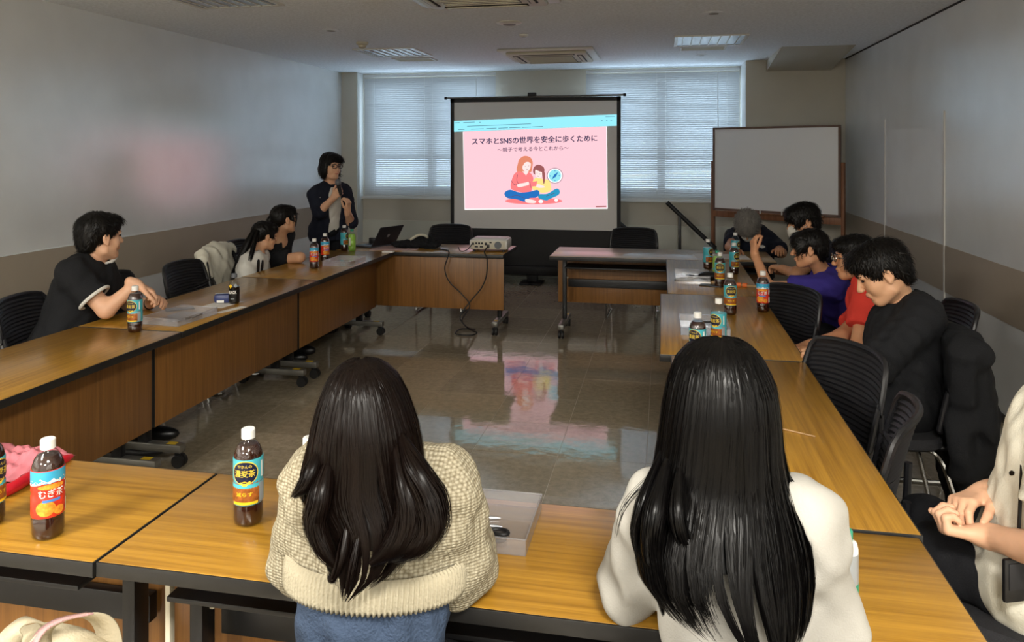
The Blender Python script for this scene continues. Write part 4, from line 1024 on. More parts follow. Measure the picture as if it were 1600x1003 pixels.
# ---- purple boy
I = person('boy in a purple T-shirt propping one arm up on the table', P3(1264, 388, 4.52), 172, (1.10, 4.86, .50), 178, .92, .95, pitch=-6, neck=P3(1290, 430, 4.58), arms={'L': (P3(1200, 449, 4.62), P3(1179, 396, 4.80))}, hands={'L': dict(d=(-.10, .02, 1), n=(.75, .3, .1), curl=(35, 40, 30), tside=(-.5, -1, 0))}, sk='skin_b', hstyle='fringe', shirt='cloth_purple', seed=11, loose=.02, hairkw=dict(n=1800, lift=.014, length=.055))
# ---- red boy
I = person('boy in glasses and bright red T-shirt, arms on his lap', P3(1334, 402, 3.98), 180, (1.20, 4.08, .52), 180, .95, 1.05, pitch=-4, neck=P3(1352, 452, 4.02), arms={'L': (P3(1340, 545, 3.72), P3(1280, 545, 3.62)), 'R': (None, P3(1262, 540, 3.82))}, sk='skin_b', hstyle='short', shirt='cloth_red', seed=12, loose=.022, hairkw=dict(n=1800, lift=.016, length=.05))
glasses(I, 'metal_rim'); tr = bvh(I)
decal(I, tr, [(1310, 492), (1314, 499), (1311, 507), (1306, 502)], 'cloth_white', 'chest_print'); decal(I, tr, [(1297, 502), (1306, 508), (1316, 514), (1309, 520), (1299, 514)], 'cloth_white', 'chest_print')
# ---- young man in black
I = person('young man in a black T-shirt looking down into his lap', P3(1376, 424, 3.22), 178, (.97, 3.42, .52), 178, 1.05, 1.05, pitch=-30, neck=P3(1420, 482, 3.28), arms={'L': (P3(1365, 572, 3.02), P3(1306, 556, 3.16)), 'R': (None, P3(1310, 548, 3.42))},
           hands={'L': dict(d=(-1, .1, .12), n=(0.1, .2, -1), curl=(35, 40, 30)), 'R': dict(d=(-1, 0, .05), n=(0, -.2, -1), curl=(30, 35, 25))}, sk='skin_a', hstyle='short', sleeve='three', shirt='cloth_black', seed=14, loose=.024, h=.007, hairkw=dict(n=2600, lift=.018, length=.055), headh=.004)
YM = I
# ---- man in white shirt at the edge
I = person('man in an open white shirt with hands clasped on his lap', (1.04, 1.95, 1.23), 150, (.93, 2.11, .53), 148, 1.05, 1.05, neck=(1.01, 1.98, 1.04), arms={'L': (P3(1650, 868, 1.62), P3(1545, 838, 1.80)), 'R': (P3(1640, 752, 2.10), P3(1537, 772, 1.93))},
           hands={'L': dict(d=P3(1486, 828, 1.84)-P3(1545, 838, 1.80), n=(.15, .35, 1), curl=(58, 62, 40), tside=(.2, .6, .3)), 'R': dict(d=P3(1478, 792, 1.86)-P3(1537, 772, 1.93), n=(.1, -.3, -1), curl=(30, 42, 25), tside=(.3, -.9, .3))},
           legs={'L': (P3(1452, 868, 2.05), P3(1452, 868, 2.05)*Vector((1, 1, 0))+Vector((0, 0, .09))), 'R': (P3(1432, 800, 2.34), P3(1432, 800, 2.34)*Vector((1, 1, 0))+Vector((0, 0, .09)))} if False else {'L': (V(P3(1470, 865, 1.98)), V(P3(1470, 865, 1.98))*V(1, 1, 0)+V(0, 0, .09)), 'R': (V(P3(1446, 815, 2.25)), V(P3(1446, 815, 2.25))*V(1, 1, 0)+V(0, 0, .09))},
           sk='skin_c', shirt='cloth_offwhite', seed=15, loose=.03, h=.006, hh=.0030, wrinkle=.0028, face=True, hairkw=dict(n=1000))
WM = I; tr = bvh(I)
for (x, y) in ((1581, 739), (1543, 776)):
    decal(I, tr, [(x-4, y-2), (x, y-4), (x+4, y-1), (x+3, y+3), (x-1, y+4), (x-4, y+2)], 'plastic_black', 'button', .004)

# ---- the two long-haired women with their backs to us
def long_hair(I, rows, m, seed, n, tipfn, width=.0020, locks=(), wave=.006, part=0.0, name='hair', base_end=.8):
    """rows: (row of the photo, left edge, right edge, depth of the middle, half depth)"""
    rnd = np.random.RandomState(seed); rows = np.array(rows, float)
    Z = H-(rows[:, 0]-HY)*rows[:, 3]/F; pos = lambda px, d: (px-800)/F*d
    Lm = (pos(rows[:, 1], rows[:, 3])+pos(rows[:, 2], rows[:, 3]))/2; Lw = (pos(rows[:, 2], rows[:, 3])-pos(rows[:, 1], rows[:, 3]))/2
    seg = np.concatenate([[0], np.cumsum(np.hypot(np.diff(Z), np.diff(Lw)))]); T_ = seg/seg[-1]
    ca, sa = math.cos(A), math.sin(A); right = V(ca, sa, 0); fwd = V(-sa, ca, 0)
    def pt(t, th, rho):
        z = np.interp(t, T_, Z); m_ = np.interp(t, T_, Lm); w = np.interp(t, T_, Lw)*rho; d0 = np.interp(t, T_, rows[:, 3]); b = np.interp(t, T_, rows[:, 4])*rho
        lat = m_+w*np.sin(th); dep = d0-b*np.cos(th)
        return right*lat[..., None]+fwd*dep[..., None]+np.stack([0*z, 0*z, z-.0*w], -1)
    def nor(t, th): return right*np.sin(th)[..., None]-fwd*np.cos(th)[..., None]
    # solid under-layer
    nu, nv = 36, 40; tt = np.linspace(0, base_end, nv); th = np.linspace(-math.pi, math.pi, nu, endpoint=False); TT, HH = np.meshgrid(tt, th, indexing='ij')
    gv = pt(TT, HH, .80).reshape(-1, 3)-np.array([0, 0, .006]); gf = np.array([(j*nu+i, j*nu+(i+1) % nu, (j+1)*nu+(i+1) % nu, (j+1)*nu+i) for j in range(nv-1) for i in range(nu)])
    k = 16; th0 = rnd.uniform(-2.0, 2.0, n); nc = 46; cl = rnd.uniform(-2.0, 2.0, nc); ci = np.abs(th0[:, None]-cl[None]).argmin(1)
    te = np.array([tipfn(math.sin(a), rnd) for a in th0]); T0 = rnd.uniform(0, .03, n)+np.where(rnd.rand(n) < .35, rnd.uniform(0, .45, n), 0)
    te = np.maximum(te, T0+.15)
    ss = np.linspace(0, 1, k)[None]; t = T0[:, None]+(te-T0)[:, None]*ss; pull = np.clip((t-.3)/.6, 0, 1)*.45
    ph = rnd.uniform(0, 6.28, nc)[ci][:, None]; ph2 = rnd.uniform(0, 6.28, n)[:, None]
    thx = th0[:, None]*(1-pull)+cl[ci][:, None]*pull+wave*6*np.sin(9*t+ph)*np.clip(t-.25, 0, 1)+.02*np.sin(7*t+ph2)
    rho = (1-.2*rnd.uniform(0, 1, n)**2+np.where(rnd.rand(n) < .05, rnd.uniform(.0, .03, n), 0))[:, None]+.02*np.sin(6*t+ph)*np.clip(t-.4, 0, 1)
    p = pt(t, thx, rho); N = nor(t, thx)+np.stack([0*t, 0*t, np.clip(.35-t, 0, 1)*2.5], -1)
    N += rnd.normal(0, .2, (n, 1, 3)); N /= np.linalg.norm(N, axis=2)[:, :, None]
    ch = [(gv, gf), ribbons(p, N, width*rnd.uniform(.5, 1.3, n), .3)]
    for (path, rads, cnt, solid) in locks:
        ch.append(lock([Vector(q) for q in path], rads, cnt, rnd, width*.9))
        if solid: ch.append(tube_np([Vector(q) for q in path], [x*.72 for x in rads]))
    return np_mesh(name, ch, m, I['o'], I['org'])
# woman in the beige cardigan
x1_, y1_ = at(568, 1.385)
I = person('woman with long wavy dark brown hair in a beige knitted cardigan, back turned', (x1_, y1_, 1.068), 97, (-.535, 1.31, .54), 96, .94, .73, tw=1.28, pitch=-6, neck=(-.528, 1.375, .958), drop=.024,
           arms={'R': ((-.395, 1.43, .775), (-.44, 1.64, .745)), 'L': ((-.69, 1.40, .775), (-.63, 1.63, .745))}, sk='skin_c', shirt='cloth_knit', sleeve='long', seed=21, loose=.022, fat=.006, h=.0055, wrinkle=.004, hem=.81, shirt_name='cardigan', trouser='cloth_trouser', skip_hair=True, headh=.006)
G1 = I; org = I['org']
v, f = implicit([grow(p, -.008) for p in I['sp'][:3]], .007, noise=(.004, .06, 4), planes=[((0, 0, .83), (0, 0, 1))]); np_mesh('denim_shirt', [(v, f)], 'cloth_denim', I['o'], I['org'])
# ribbed hem, ridged all round
rows_ = [(.822, .004), (.818, .010), (.80, .013), (.774, .012), (.765, .008), (.765, -.006)]; nn_ = 440; vs = []
cz = I['Nb'][2]-I['lerp'](0)[2]
for (z, e) in rows_:
    cc = I['lerp']((z-.54)/cz)
    for i in range(nn_):
        a = 2*math.pi*i/nn_; q = .0034*math.sin(a*nn_/4)*(1 if e > .005 else 0)
        w = I['rb']*(.158*.94*.73*1.28+.022+e+q)*math.cos(a)+I['fb']*(.112*.94*.73+.020+e+q)*math.sin(a)
        vs.append((cc[0]+w[0]-org[0], cc[1]+w[1]-org[1], z))
fs = [(j*nn_+i, j*nn_+(i+1) % nn_, (j+1)*nn_+(i+1) % nn_, (j+1)*nn_+i) for j in range(len(rows_)-1) for i in range(nn_)]
MB().add(vs, fs).build('ribbed_hem', 'cloth_rib', I['o'], sharp=180)
rows1 = [(558, 562, 570, 1.37, .01), (562, 545, 588, 1.37, .04), (572, 528, 604, 1.37, .065), (590, 513, 622, 1.37, .085), (620, 500, 638, 1.37, .10), (660, 489, 652, 1.365, .108), (700, 480, 660, 1.36, .10), (740, 470, 665, 1.345, .085), (770, 470, 672, 1.33, .072), (810, 492, 668, 1.305, .055), (850, 505, 655, 1.295, .045), (890, 512, 625, 1.285, .035), (930, 530, 560, 1.28, .02)]
def tip1(sx_, r): return min(1, max(.6, .9-.12*abs(sx_+.15)+r.normal(0, .035)+(.08 if r.rand() < .04 else 0)))
D = 1.245
locks1 = [([P3(622, 670, 1.32), P3(650, 735, D), P3(672, 778, D-.01), P3(674, 815, D-.015), P3(650, 848, D-.01), P3(612, 872, D)], [.004, .024, .032, .034, .03, .010], 620, True),
          ([P3(612, 680, 1.31), P3(636, 760, D), P3(640, 810, D-.01), P3(618, 850, D-.01), P3(580, 880, D)], [.004, .024, .03, .026, .008], 480, True),
          ([P3(655, 740, 1.28), P3(668, 775, 1.25), P3(680, 790, 1.24), P3(676, 812, 1.235), P3(655, 822, 1.235)], [.008, .012, .015, .014, .006], 160, False),
          ([P3(512, 670, 1.33), P3(488, 735, 1.275), P3(472, 762, 1.27), P3(455, 778, 1.28)], [.003, .016, .014, .004], 200, False),
          ([P3(525, 690, 1.31), P3(502, 770, 1.25), P3(492, 815, 1.25), P3(508, 860, 1.245), P3(530, 890, 1.245)], [.004, .022, .022, .018, .006], 400, True),
          ([P3(550, 770, 1.29), P3(536, 860, 1.245), P3(520, 905, 1.24), P3(512, 896, 1.24)], [.003, .012, .007, .003], 110, False),
          ([P3(570, 790, 1.28), P3(552, 880, 1.24), P3(540, 935, 1.235)], [.003, .009, .003], 90, False)]
long_hair(I, rows1, 'hair_brown', 31, 11000, tip1, .0019, locks1, wave=.03, base_end=.74)
# woman in the white top
x2_, y2_ = at(1128, 1.335)
I = person('woman with very long straight black hair in a white long-sleeved top, back turned', (x2_, y2_+.01, 1.10), 92, (.125, 1.345, .54), 92, .96, .76, pitch=-4, neck=(.115, 1.375, .965), drop=.022,
           arms={'R': ((.285, 1.42, .75), (.27, 1.65, .74)), 'L': ((-.06, 1.46, .755), (.03, 1.66, .74))}, sk='skin_c', shirt='cloth_white_jersey', sleeve='long', seed=22, loose=.012, h=.0055, wrinkle=.005, shirt_name='top', skip_hair=True, headh=.006)
G2 = I
rows2 = [(525, 1121, 1129, 1.335, .01), (529, 1098, 1156, 1.335, .04), (540, 1076, 1176, 1.335, .065), (560, 1058, 1192, 1.335, .085), (595, 1045, 1208, 1.335, .102), (640, 1036, 1214, 1.333, .110), (700, 1028, 1220, 1.33, .105), (750, 1018, 1234, 1.315, .09), (800, 1000, 1252, 1.285, .09), (850, 990, 1268, 1.255, .08), (900, 998, 1273, 1.235, .075), (950, 1035, 1266, 1.22, .07), (1005, 1100, 1245, 1.21, .06)]
def tip2(sx_, r):
    if sx_ < -.5: return min(.97, max(.6, .80+r.normal(0, .05)))
    if sx_ < -.22: return max(.5, .70+r.normal(0, .06))
    return min(1, max(.7, .97-.10*abs(sx_-.3)+r.normal(0, .02)))
locks2 = [([P3(1050, 700, 1.31), P3(1022, 800, 1.225), P3(1018, 860, 1.225), P3(1030, 920, 1.225), P3(1036, 962, 1.225)], [.004, .022, .018, .010, .003], 300, False),
          ([P3(1068, 700, 1.30), P3(1058, 800, 1.215), P3(1074, 860, 1.22), P3(1092, 905, 1.22), P3(1088, 950, 1.22)], [.004, .018, .013, .008, .002], 240, False),
          ([P3(1040, 690, 1.33), P3(1005, 780, 1.25), P3(992, 830, 1.25), P3(998, 880, 1.245)], [.003, .012, .009, .003], 110, False),
          ([P3(1228, 740, 1.29), P3(1262, 790, 1.26), P3(1284, 840, 1.255), P3(1290, 900, 1.25)], [.006, .008, .006, .002], 14, False),
          ([P3(1020, 740, 1.30), P3(975, 790, 1.28), P3(962, 840, 1.28)], [.006, .008, .004], 8, False)]
long_hair(I, rows2, 'hair_deep', 32, 12000, tip2, .0019, locks2, wave=.012, base_end=.72)
# ================================================================== THINGS ON THE TABLES
clear('pet', (.96, .97, .97, 1), gloss=.05, rough=.04)
mat('tea', rgb(48, 20, 10), .08, spec=.6, trans=.0, coat=.5); mat('coffee', rgb(20, 12, 9), .08, spec=.6)
mat('cap_white', rgb(232, 232, 228), .4); mat('cap_grey', rgb(96, 100, 106), .4); mat('cap_green', rgb(40, 150, 120), .4)
mat('print_teal', rgb(72, 176, 190), .3); mat('print_navy', rgb(22, 28, 56), .3); mat('print_gold', rgb(226, 196, 70), .3); mat('print_brown', rgb(150, 84, 34), .3, noise=.5, nscale=90)
mat('print_cyan', rgb(60, 165, 205), .3); mat('print_red', rgb(206, 52, 34), .3, noise=.35, nscale=60); mat('print_orange', rgb(244, 150, 50), .3, noise=.4, nscale=120); mat('print_white', rgb(236, 234, 228), .35)
mat('print_black', rgb(16, 14, 14), .3); mat('print_yellow', rgb(246, 200, 40), .3); mat('print_green', rgb(150, 200, 80), .3); mat('print_blue', rgb(70, 130, 200), .3); mat('print_grey', rgb(150, 156, 160), .3)
BP = [(.020, .004), (.027, .0), (.032, .005), (.0338, .014), (.0338, .046), (.0322, .050), (.0338, .055), (.0338, .098), (.0318, .104), (.0338, .110), (.0338, .156), (.0325, .165), (.028, .178), (.020, .190), (.0142, .197), (.0135, .203), (.0135, .207)]
def prof_r(prof, z): return float(np.interp(z, [q[1] for q in prof[1:]], [q[0] for q in prof[1:]]))
class Wrap(MB):
    def __init__(s, prof, rot=0.0): super().__init__(); s.prof = prof; s.rot = rot
    def w(s, a, z, e):            # a: arc length from the front, z: height, e: lift
        r = prof_r(s.prof, z)+e; an = -math.pi/2+a/.0338+s.rot; return (r*math.cos(an), r*math.sin(an), z)
    def flatp(s, pts, e):
        from mathutils.geometry import tessellate_polygon
        c = (sum(p[0] for p in pts)/len(pts), sum(p[1] for p in pts)/len(pts)); n = len(pts); vs = []
        for k in (1, .7, .4, .02): vs += [s.w(c[0]+(x-c[0])*k, c[1]+(z-c[1])*k, e) for x, z in pts]
        fs = []
        for j in range(3): fs += [(j*n+i, j*n+(i+1) % n, (j+1)*n+(i+1) % n, (j+1)*n+i) for i in range(n)]
        return s.add(vs, fs)
    def circ(s, c, rx, rz, e, n=26): return s.flatp([(c[0]+rx*math.cos(2*math.pi*i/n), c[1]+rz*math.sin(2*math.pi*i/n)) for i in range(n)], e)
    def rect(s, x0, x1, z0, z1, e):
        nx = max(2, int((x1-x0)/.006)+1); nz = 5; vs = [s.w(x0+(x1-x0)*i/(nx-1), z0+(z1-z0)*j/(nz-1), e) for j in range(nz) for i in range(nx)]
        return s.add(vs, [(j*nx+i, j*nx+i+1, (j+1)*nx+i+1, (j+1)*nx+i) for j in range(nz-1) for i in range(nx-1)])
    def text(s, body, x0, x1, z0, z1, e, bold=.01):
        vs, fs = text_mesh(body, bold); return s.add([s.w(x0+(x1-x0)*u, z0+(z1-z0)*v, e) for u, v in vs], fs)
def sleeve(prof, z0, z1, m, root, name='label'):
    zs = sorted(set([z0, z1]+[q[1] for q in prof if z0 < q[1] < z1])); return MB().lathe([(prof_r(prof, z)+.0006, z) for z in zs], 32).build(name, m, root)
def bottle_body(root, prof, fill, liquid, cap_m, capr=.0155, cap0=.2, cap1=.222):
    MB().lathe(prof, 32).build('bottle_wall', 'pet', root)
    if fill:
        pr = [(max(.001, r-.0012), z+.001) for r, z in prof if z < fill]+[(max(.001, prof_r(prof, fill)-.0012), fill), (.0005, fill)]
        MB().lathe(pr, 28).build('drink', liquid, root)
    cp = MB(); n = 40
    for (r, z) in ((capr, cap0), (capr, cap1-.002), (capr-.002, cap1)):
        cp.v += [((r+(.0004 if i % 2 else 0))*math.cos(2*math.pi*i/n), (r+(.0004 if i % 2 else 0))*math.sin(2*math.pi*i/n), z) for i in range(n)]
    cp.f = [(j*n+i, j*n+(i+1) % n, (j+1)*n+(i+1) % n, (j+1)*n+i) for j in range(2) for i in range(n)]+[tuple(2*n+i for i in range(n)), tuple(range(n))[::-1]]; cp.m = [0]*len(cp.f)
    cp.build('cap', cap_m, root)
def yakan(fill=.186):
    r = empty('tea_bottle'); bottle_body(r, BP, fill, 'tea', 'cap_white')
    lb = sleeve(BP, .052, .158, 'print_teal', r)
    for nm, m, fn in (('label_picture', 'print_brown', lambda w: w.rect(-.05, .05, .054, .103, .0009)), ('label_ring', 'print_gold', lambda w: w.circ((0, .128), .0315, .0285, .0009)), ('label_disc', 'print_navy', lambda w: w.circ((0, .128), .029, .026, .0013)),
                      ('lettering', 'print_gold', lambda w: (w.text('濃麦茶', -.024, .024, .119, .136, .0018), w.text('やかんの', -.016, .016, .140, .148, .0018, .004))), ('label_drop', 'print_yellow', lambda w: w.circ((0, .104), .007, .006, .0016)),
                      ('lettering', 'print_yellow', lambda w: (w.text('減らす', -.02, .018, .074, .084, .0016), w.rect(-.03, .03, .055, .061, .0013))), ('barcode_patch', 'print_grey', lambda w: w.rect(.034, .05, .056, .100, .0013)), ('label_notes', 'print_white', lambda w: w.rect(.04, .046, .112, .15, .0010))):
        w = Wrap(BP); fn(w); w.build(nm, m, lb)
    return r
def mugi():
    r = empty('tea_bottle'); bottle_body(r, BP, .186, 'tea', 'cap_white')
    lb = sleeve(BP, .052, .158, 'print_red', r)
    zig = [(-.055, .128), (-.045, .137), (-.035, .130), (-.022, .142), (-.010, .132), (.004, .140), (.014, .131), (.03, .139), (.055, .128), (.05, .124), (.0, .126), (-.05, .124)]
    for nm, m, fn in (('label_band', 'print_cyan', lambda w: w.rect(-.1055, .1055, .130, .157, .0009)), ('label_mountain', 'print_white', lambda w: w.flatp(zig, .0012)), ('label_glow', 'print_orange', lambda w: w.circ((-.012, .074), .020, .017, .0010)), ('label_glow', 'print_orange', lambda w: w.circ((.016, .066), .012, .010, .0011)), ('label_glow', 'print_orange', lambda w: w.circ((0, .122), .028, .006, .0012)),
                      ('lettering', 'print_white', lambda w: w.text('むぎ茶', -.026, .026, .098, .117, .0017)), ('label_banner', 'print_blue', lambda w: w.rect(-.018, .018, .088, .094, .0014)), ('barcode_patch', 'print_white', lambda w: (w.rect(.034, .052, .056, .084, .0013), w.rect(.034, .052, .10, .122, .0013)))):
        w = Wrap(BP); fn(w); w.build(nm, m, lb)
    return r
CP = [(.018, .003), (.025, 0), (.030, .006), (.0305, .075), (.0305, .105), (.0295, .122), (.022, .140), (.0145, .150), (.0135, .156)]
def coffee():
    r = empty('coffee_bottle'); bottle_body(r, CP, .098, 'coffee', 'cap_grey', .016, .15, .172)
    lb = sleeve(CP, .012, .082, 'print_black', r)
    dm = [(-.012, .104), (.0, .116), (.012, .104), (0, .090)]
    for nm, m, fn in (('lettering', 'print_white', lambda w: w.text('BLACK', -.026, .026, .060, .078, .001, .03)), ('label_diamond', 'print_yellow', lambda w: w.flatp([(x-.012, z) for x, z in dm], .0012)), ('label_disc', 'print_grey', lambda w: w.circ((.02, .106), .010, .010, .0010)), ('label_notes', 'print_grey', lambda w: w.rect(-.012, .012, .03, .034, .0012))):
        w = Wrap(CP); fn(w); w.build(nm, m, lb)
    return r
def green_tea(cap_m='cap_green'):
    r = empty('green_tea_bottle'); prof = [(q*.92, z*.86) for q, z in BP]; bottle_body(r, prof, .15, 'print_green', cap_m, .0145, .172, .19)
    lb = sleeve(prof, .03, .135, 'print_green', r)
    w = Wrap(prof); w.rect(-.012, .004, .05, .12, .001); w.build('label_panel', 'print_white', lb)
    w = Wrap(prof); w.rect(-.04, -.02, .06, .07, .001); w.build('label_leaf', 'print_teal', lb); return r
protos = {}
def put(kind, px, py, label, rot=0.0, group=None, d=None, name=None):
    if kind not in protos:
        protos[kind] = {'yakan': yakan, 'yakan_clear': lambda: yakan(None), 'yakan_low': lambda: yakan(.09), 'mugi': mugi, 'coffee': coffee, 'green': green_tea}[kind](); o = protos[kind]
    else: o = copy_tree(protos[kind])
    p = onz(px, py) if d is None else Vector((*at(px, d), .70))
    o.location = p; o.rotation_euler = (0, 0, math.atan2(p.y, p.x)-math.pi/2+math.radians(rot))
    return tag(o, label, 'bottle', group or 'plastic drink bottles on the tables')
put('mugi', 75, 836, 'red and blue barley tea bottle standing beside the pink plastic bag', 12)
put('yakan', -18, 818, 'navy and gold barley tea bottle half hidden at the pink bag', 40)
put('yakan', 388, 815, 'navy and gold barley tea bottle beside the woman in the cardigan', -14)
put('yakan', 484, 830, 'barley tea bottle in front of the cardigan woman', 40, d=1.735)
put('yakan', 211, 518, 'navy and gold barley tea bottle in front of the black-shirted man', -40)
put('coffee', 366, 474, 'small black coffee bottle with grey cap and yellow diamond', -20)
put('mugi', 491, 419, 'red barley tea bottle next to the clear tray by the girls, nearer them', 0)
put('mugi', 508, 408, 'red barley tea bottle next to the clear tray, nearer the speaker', 25)
put('yakan', 538, 391, 'dark barley tea bottle standing in front of the speaker', 70)
put('green', 550, 392, 'lime green bottle standing in front of the speaker', -30)
put('yakan_low', 1106, 420, 'barley tea bottle half empty beside the tray near the grey-haired person', 60)
put('green', 1121, 434, 'pale green bottle with teal cap among the barley tea bottles', 0)
put('yakan_clear', 1149, 405, 'nearly empty clear barley tea bottle in front of the grey-haired person', 70, d=6.05)
put('yakan', 1147, 428, 'barley tea bottle in front of the hand of the purple-shirted boy', 50)
put('yakan', 1125, 448, 'barley tea bottle touching the black cable bundle', 0)
put('yakan', 1141, 491, 'full barley tea bottle standing behind the larger clear tray', 10)
put('mugi', 1192, 487, 'red barley tea bottle standing before the purple-shirted boy', -5)
put('yakan_clear', 1123, 545, 'emptied clear barley tea bottle beside the clear tray', -35, d=3.36)
put('yakan', 1090, 573, 'barley tea bottle just beyond the head of the white-topped woman', -28, d=3.075)
# small white bottle with green cap by the white-topped woman
p = onz(1322, 930); r = empty('pump_bottle', p, 0, 'small white bottle with teal cap beside the white-topped woman', 'bottle')
MB().lathe([(.020, 0), (.0225, .004), (.0225, .095), (.020, .106), (.010, .112), (.010, .114)], 28).build('bottle_wall', 'cap_white', r)
MB().lathe([(.012, .110), (.0125, .114), (.0125, .128), (.010, .132)], 24).build('cap', 'cap_green', r)
lb = MB().lathe([(.0229, .008), (.0229, .088)], 28).build('label', 'print_grey', r); MB().lathe([(.0232, .012), (.0232, .030)], 28).build('label_band', 'cap_green', lb)

# clear document trays
clear('tray_plastic', (.95, .95, .97, 1), milk=.13, gloss=.3, rough=.12); mat('pen_black', rgb(20, 20, 22), .35); mat('pen_silver', rgb(180, 182, 186), .3, metal=.7); mat('paper', rgb(222, 218, 212), .8); mat('paper_pink', rgb(206, 176, 172), .8)
def tray(c, rz, L, Wd, hgt, label):
    r = empty('clear_tray', c, rz, label, 'tray', 'clear plastic document trays')
    t = .0022
    boxo('base', (0, 0, t/2+.0005), (L, Wd, t), 'tray_plastic', r)
    for s in (-1, 1):
        boxo('side_wall', (0, s*(Wd/2-t/2), hgt/2+t), (L, t, hgt), 'tray_plastic', r); boxo('side_wall', (s*(L/2-t/2), 0, hgt/2+t), (t, Wd-2*t, hgt), 'tray_plastic', r)
    rim = [(-L/2, -Wd/2, hgt+t), (L/2, -Wd/2, hgt+t), (L/2, Wd/2, hgt+t), (-L/2, Wd/2, hgt+t)]
    for k in range(4): MB().tube([rim[k], rim[(k+1) % 4]], .0022, 6).build('rim', 'tray_plastic', r)
    return r
def pen(p, ang, label, m='pen_black', z=0.006):
    r = empty('ballpoint_pen', p+Vector((0, 0, z)), ang, label, 'pen', 'pens lying in the trays')
    MB().tube([(-.065, 0, 0), (.04, 0, 0)], .0048, 10).build('barrel', m, r); MB().tube([(.04, 0, 0), (.058, 0, 0), (.068, 0, 0)], [.0048, .003, .0008], 10).build('tip', 'pen_silver', r)
    MB().tube([(-.073, 0, 0), (-.065, 0, 0)], .0028, 8).build('button', 'pen_silver', r); boxo('clip', (-.04, 0, .006), (.04, .003, .0015), 'pen_silver', r); MB().tube([(.0, 0, 0), (.04, 0, 0)], .0052, 10).build('grip', 'rubber', r)
def scissors(p, ang, label):
    r = empty('scissors', p+Vector((0, 0, .0045)), ang, label, 'scissors')
    for s in (-1, 1):
        b = MB(); b.prism([(-.005, s*.002-.004), (.09, s*.001), (-.005, s*.002+.005)], s*.0012-.001, s*.0012+.001); b.build('blade', 'pen_silver', r)
        MB().tube(smooth_path([(-.005, s*.001, .002), (-.02, s*.012, .003), (-.045, s*.026, .003), (-.068, s*.024, .003), (-.075, s*.012, .003), (-.06, s*.005, .003), (-.035, s*.007, .003), (-.018, s*.010, .003)], 5), .0045, 8).build('handle', 'pen_black', r)
    MB().tube([(0, 0, -.003), (0, 0, .004)], .004, 10).build('rivet', 'pen_silver', r)
def on_table_rect(pa, pb): return (onz(*pa)+onz(*pb))/2
# foreground tray beside the cardigan
ca, cb, cc_ = onz(812, 850), onz(826, 805), onz(668, 782); c = Vector((-.445, 1.72, .70)); tray(c, math.radians(0), .31, .222, .034, 'clear tray holding pens and scissors beside the cardigan woman')
pen(onz(738, 812), math.radians(8), 'black and silver pen in the tray beside the scissors'); pen(onz(740, 824), math.radians(4), 'second black and silver pen, lying closest to the scissors')
scissors(onz(742, 836), math.radians(176), 'black-handled scissors lying in the clear tray')
# left tray and what lies round it
tray(Vector((-2.47, 3.53, .70)), math.radians(86), .31, .225, .034, 'clear tray on the table edge in front of the black-shirted man'); pen(Vector((-2.42, 3.50, .7025)), math.radians(70), 'silver pen lying in the tray before the black-shirted man', 'pen_silver'); pen(Vector((-2.40, 3.58, .7025)), math.radians(95), 'black pen lying in the tray before the black-shirted man')
mat('card_blue', rgb(52, 62, 110), .4)
o = MB().box((0, 0, .003), (.145, .072, .006), .002).build('smartphone', 'plastic_black', None, (-2.62, 3.74, .70)); o.rotation_euler.z = math.radians(40); tag(o, 'black smartphone lying beside the hands of the black-shirted man', 'phone'); boxo('screen', (0, 0, .0063), (.135, .064, .0006), 'eye_dark', o)
o = MB().box((0, 0, .0004), (.19, .045, .0008)).build('paper_slip', 'paper', None, onz(361, 484)+Vector((.0, .0, 0))); o.rotation_euler.z = math.radians(74); tag(o, 'white paper slip lying past the clear tray by the coffee bottle', 'paper')
p = onz(348, 475); o = MB().box((0, 0, .0004), (.20, .14, .0008)).build('paper_sheet', 'paper', None, p); o.rotation_euler.z = math.radians(84); tag(o, 'cream paper sheet under the blue pouch', 'paper')
r = empty('pouch', onz(349, 473)+Vector((0, 0, .0008)), math.radians(20), 'small shiny navy pouch lying behind the coffee bottle', 'pouch'); MB().box((0, 0, .026), (.10, .06, .052), .018).build('pouch_body', 'card_blue', r); MB().box((-.01, -.0305, .012), (.04, .002, .014), .0005).build('tag', 'print_white', r); MB().tube([(-.045, 0, .053), (.045, 0, .053)], .002, 6).build('zipper', 'pen_silver', r)
# far left tray
tray(Vector((-2.43, 5.52, .70)), math.radians(90), .31, .225, .034, 'clear tray beside the red tea bottles in front of the girls'); pen(Vector((-2.38, 5.55, .7025)), math.radians(80), 'pen lying in the tray in front of the girls')
# right trays
tray(Vector((.20, 5.36, .70)), math.radians(90), .30, .23, .034, 'clear tray at the table edge beside the black cable bundle'); pen(Vector((.17, 5.30, .7025)), math.radians(30), 'pen lying in the tray beside the cable bundle', 'pen_silver'); pen(Vector((.22, 5.40, .7025)), math.radians(150), 'silver pen, farther in the tray beside the cable bundle', 'pen_silver')
tray(Vector((.20, 3.84, .70)), math.radians(90), .31, .23, .034, 'larger clear tray beside the emptied tea bottle'); pen(Vector((.24, 3.80, .737)), math.radians(5), 'black pen laid across the rim of the larger tray')
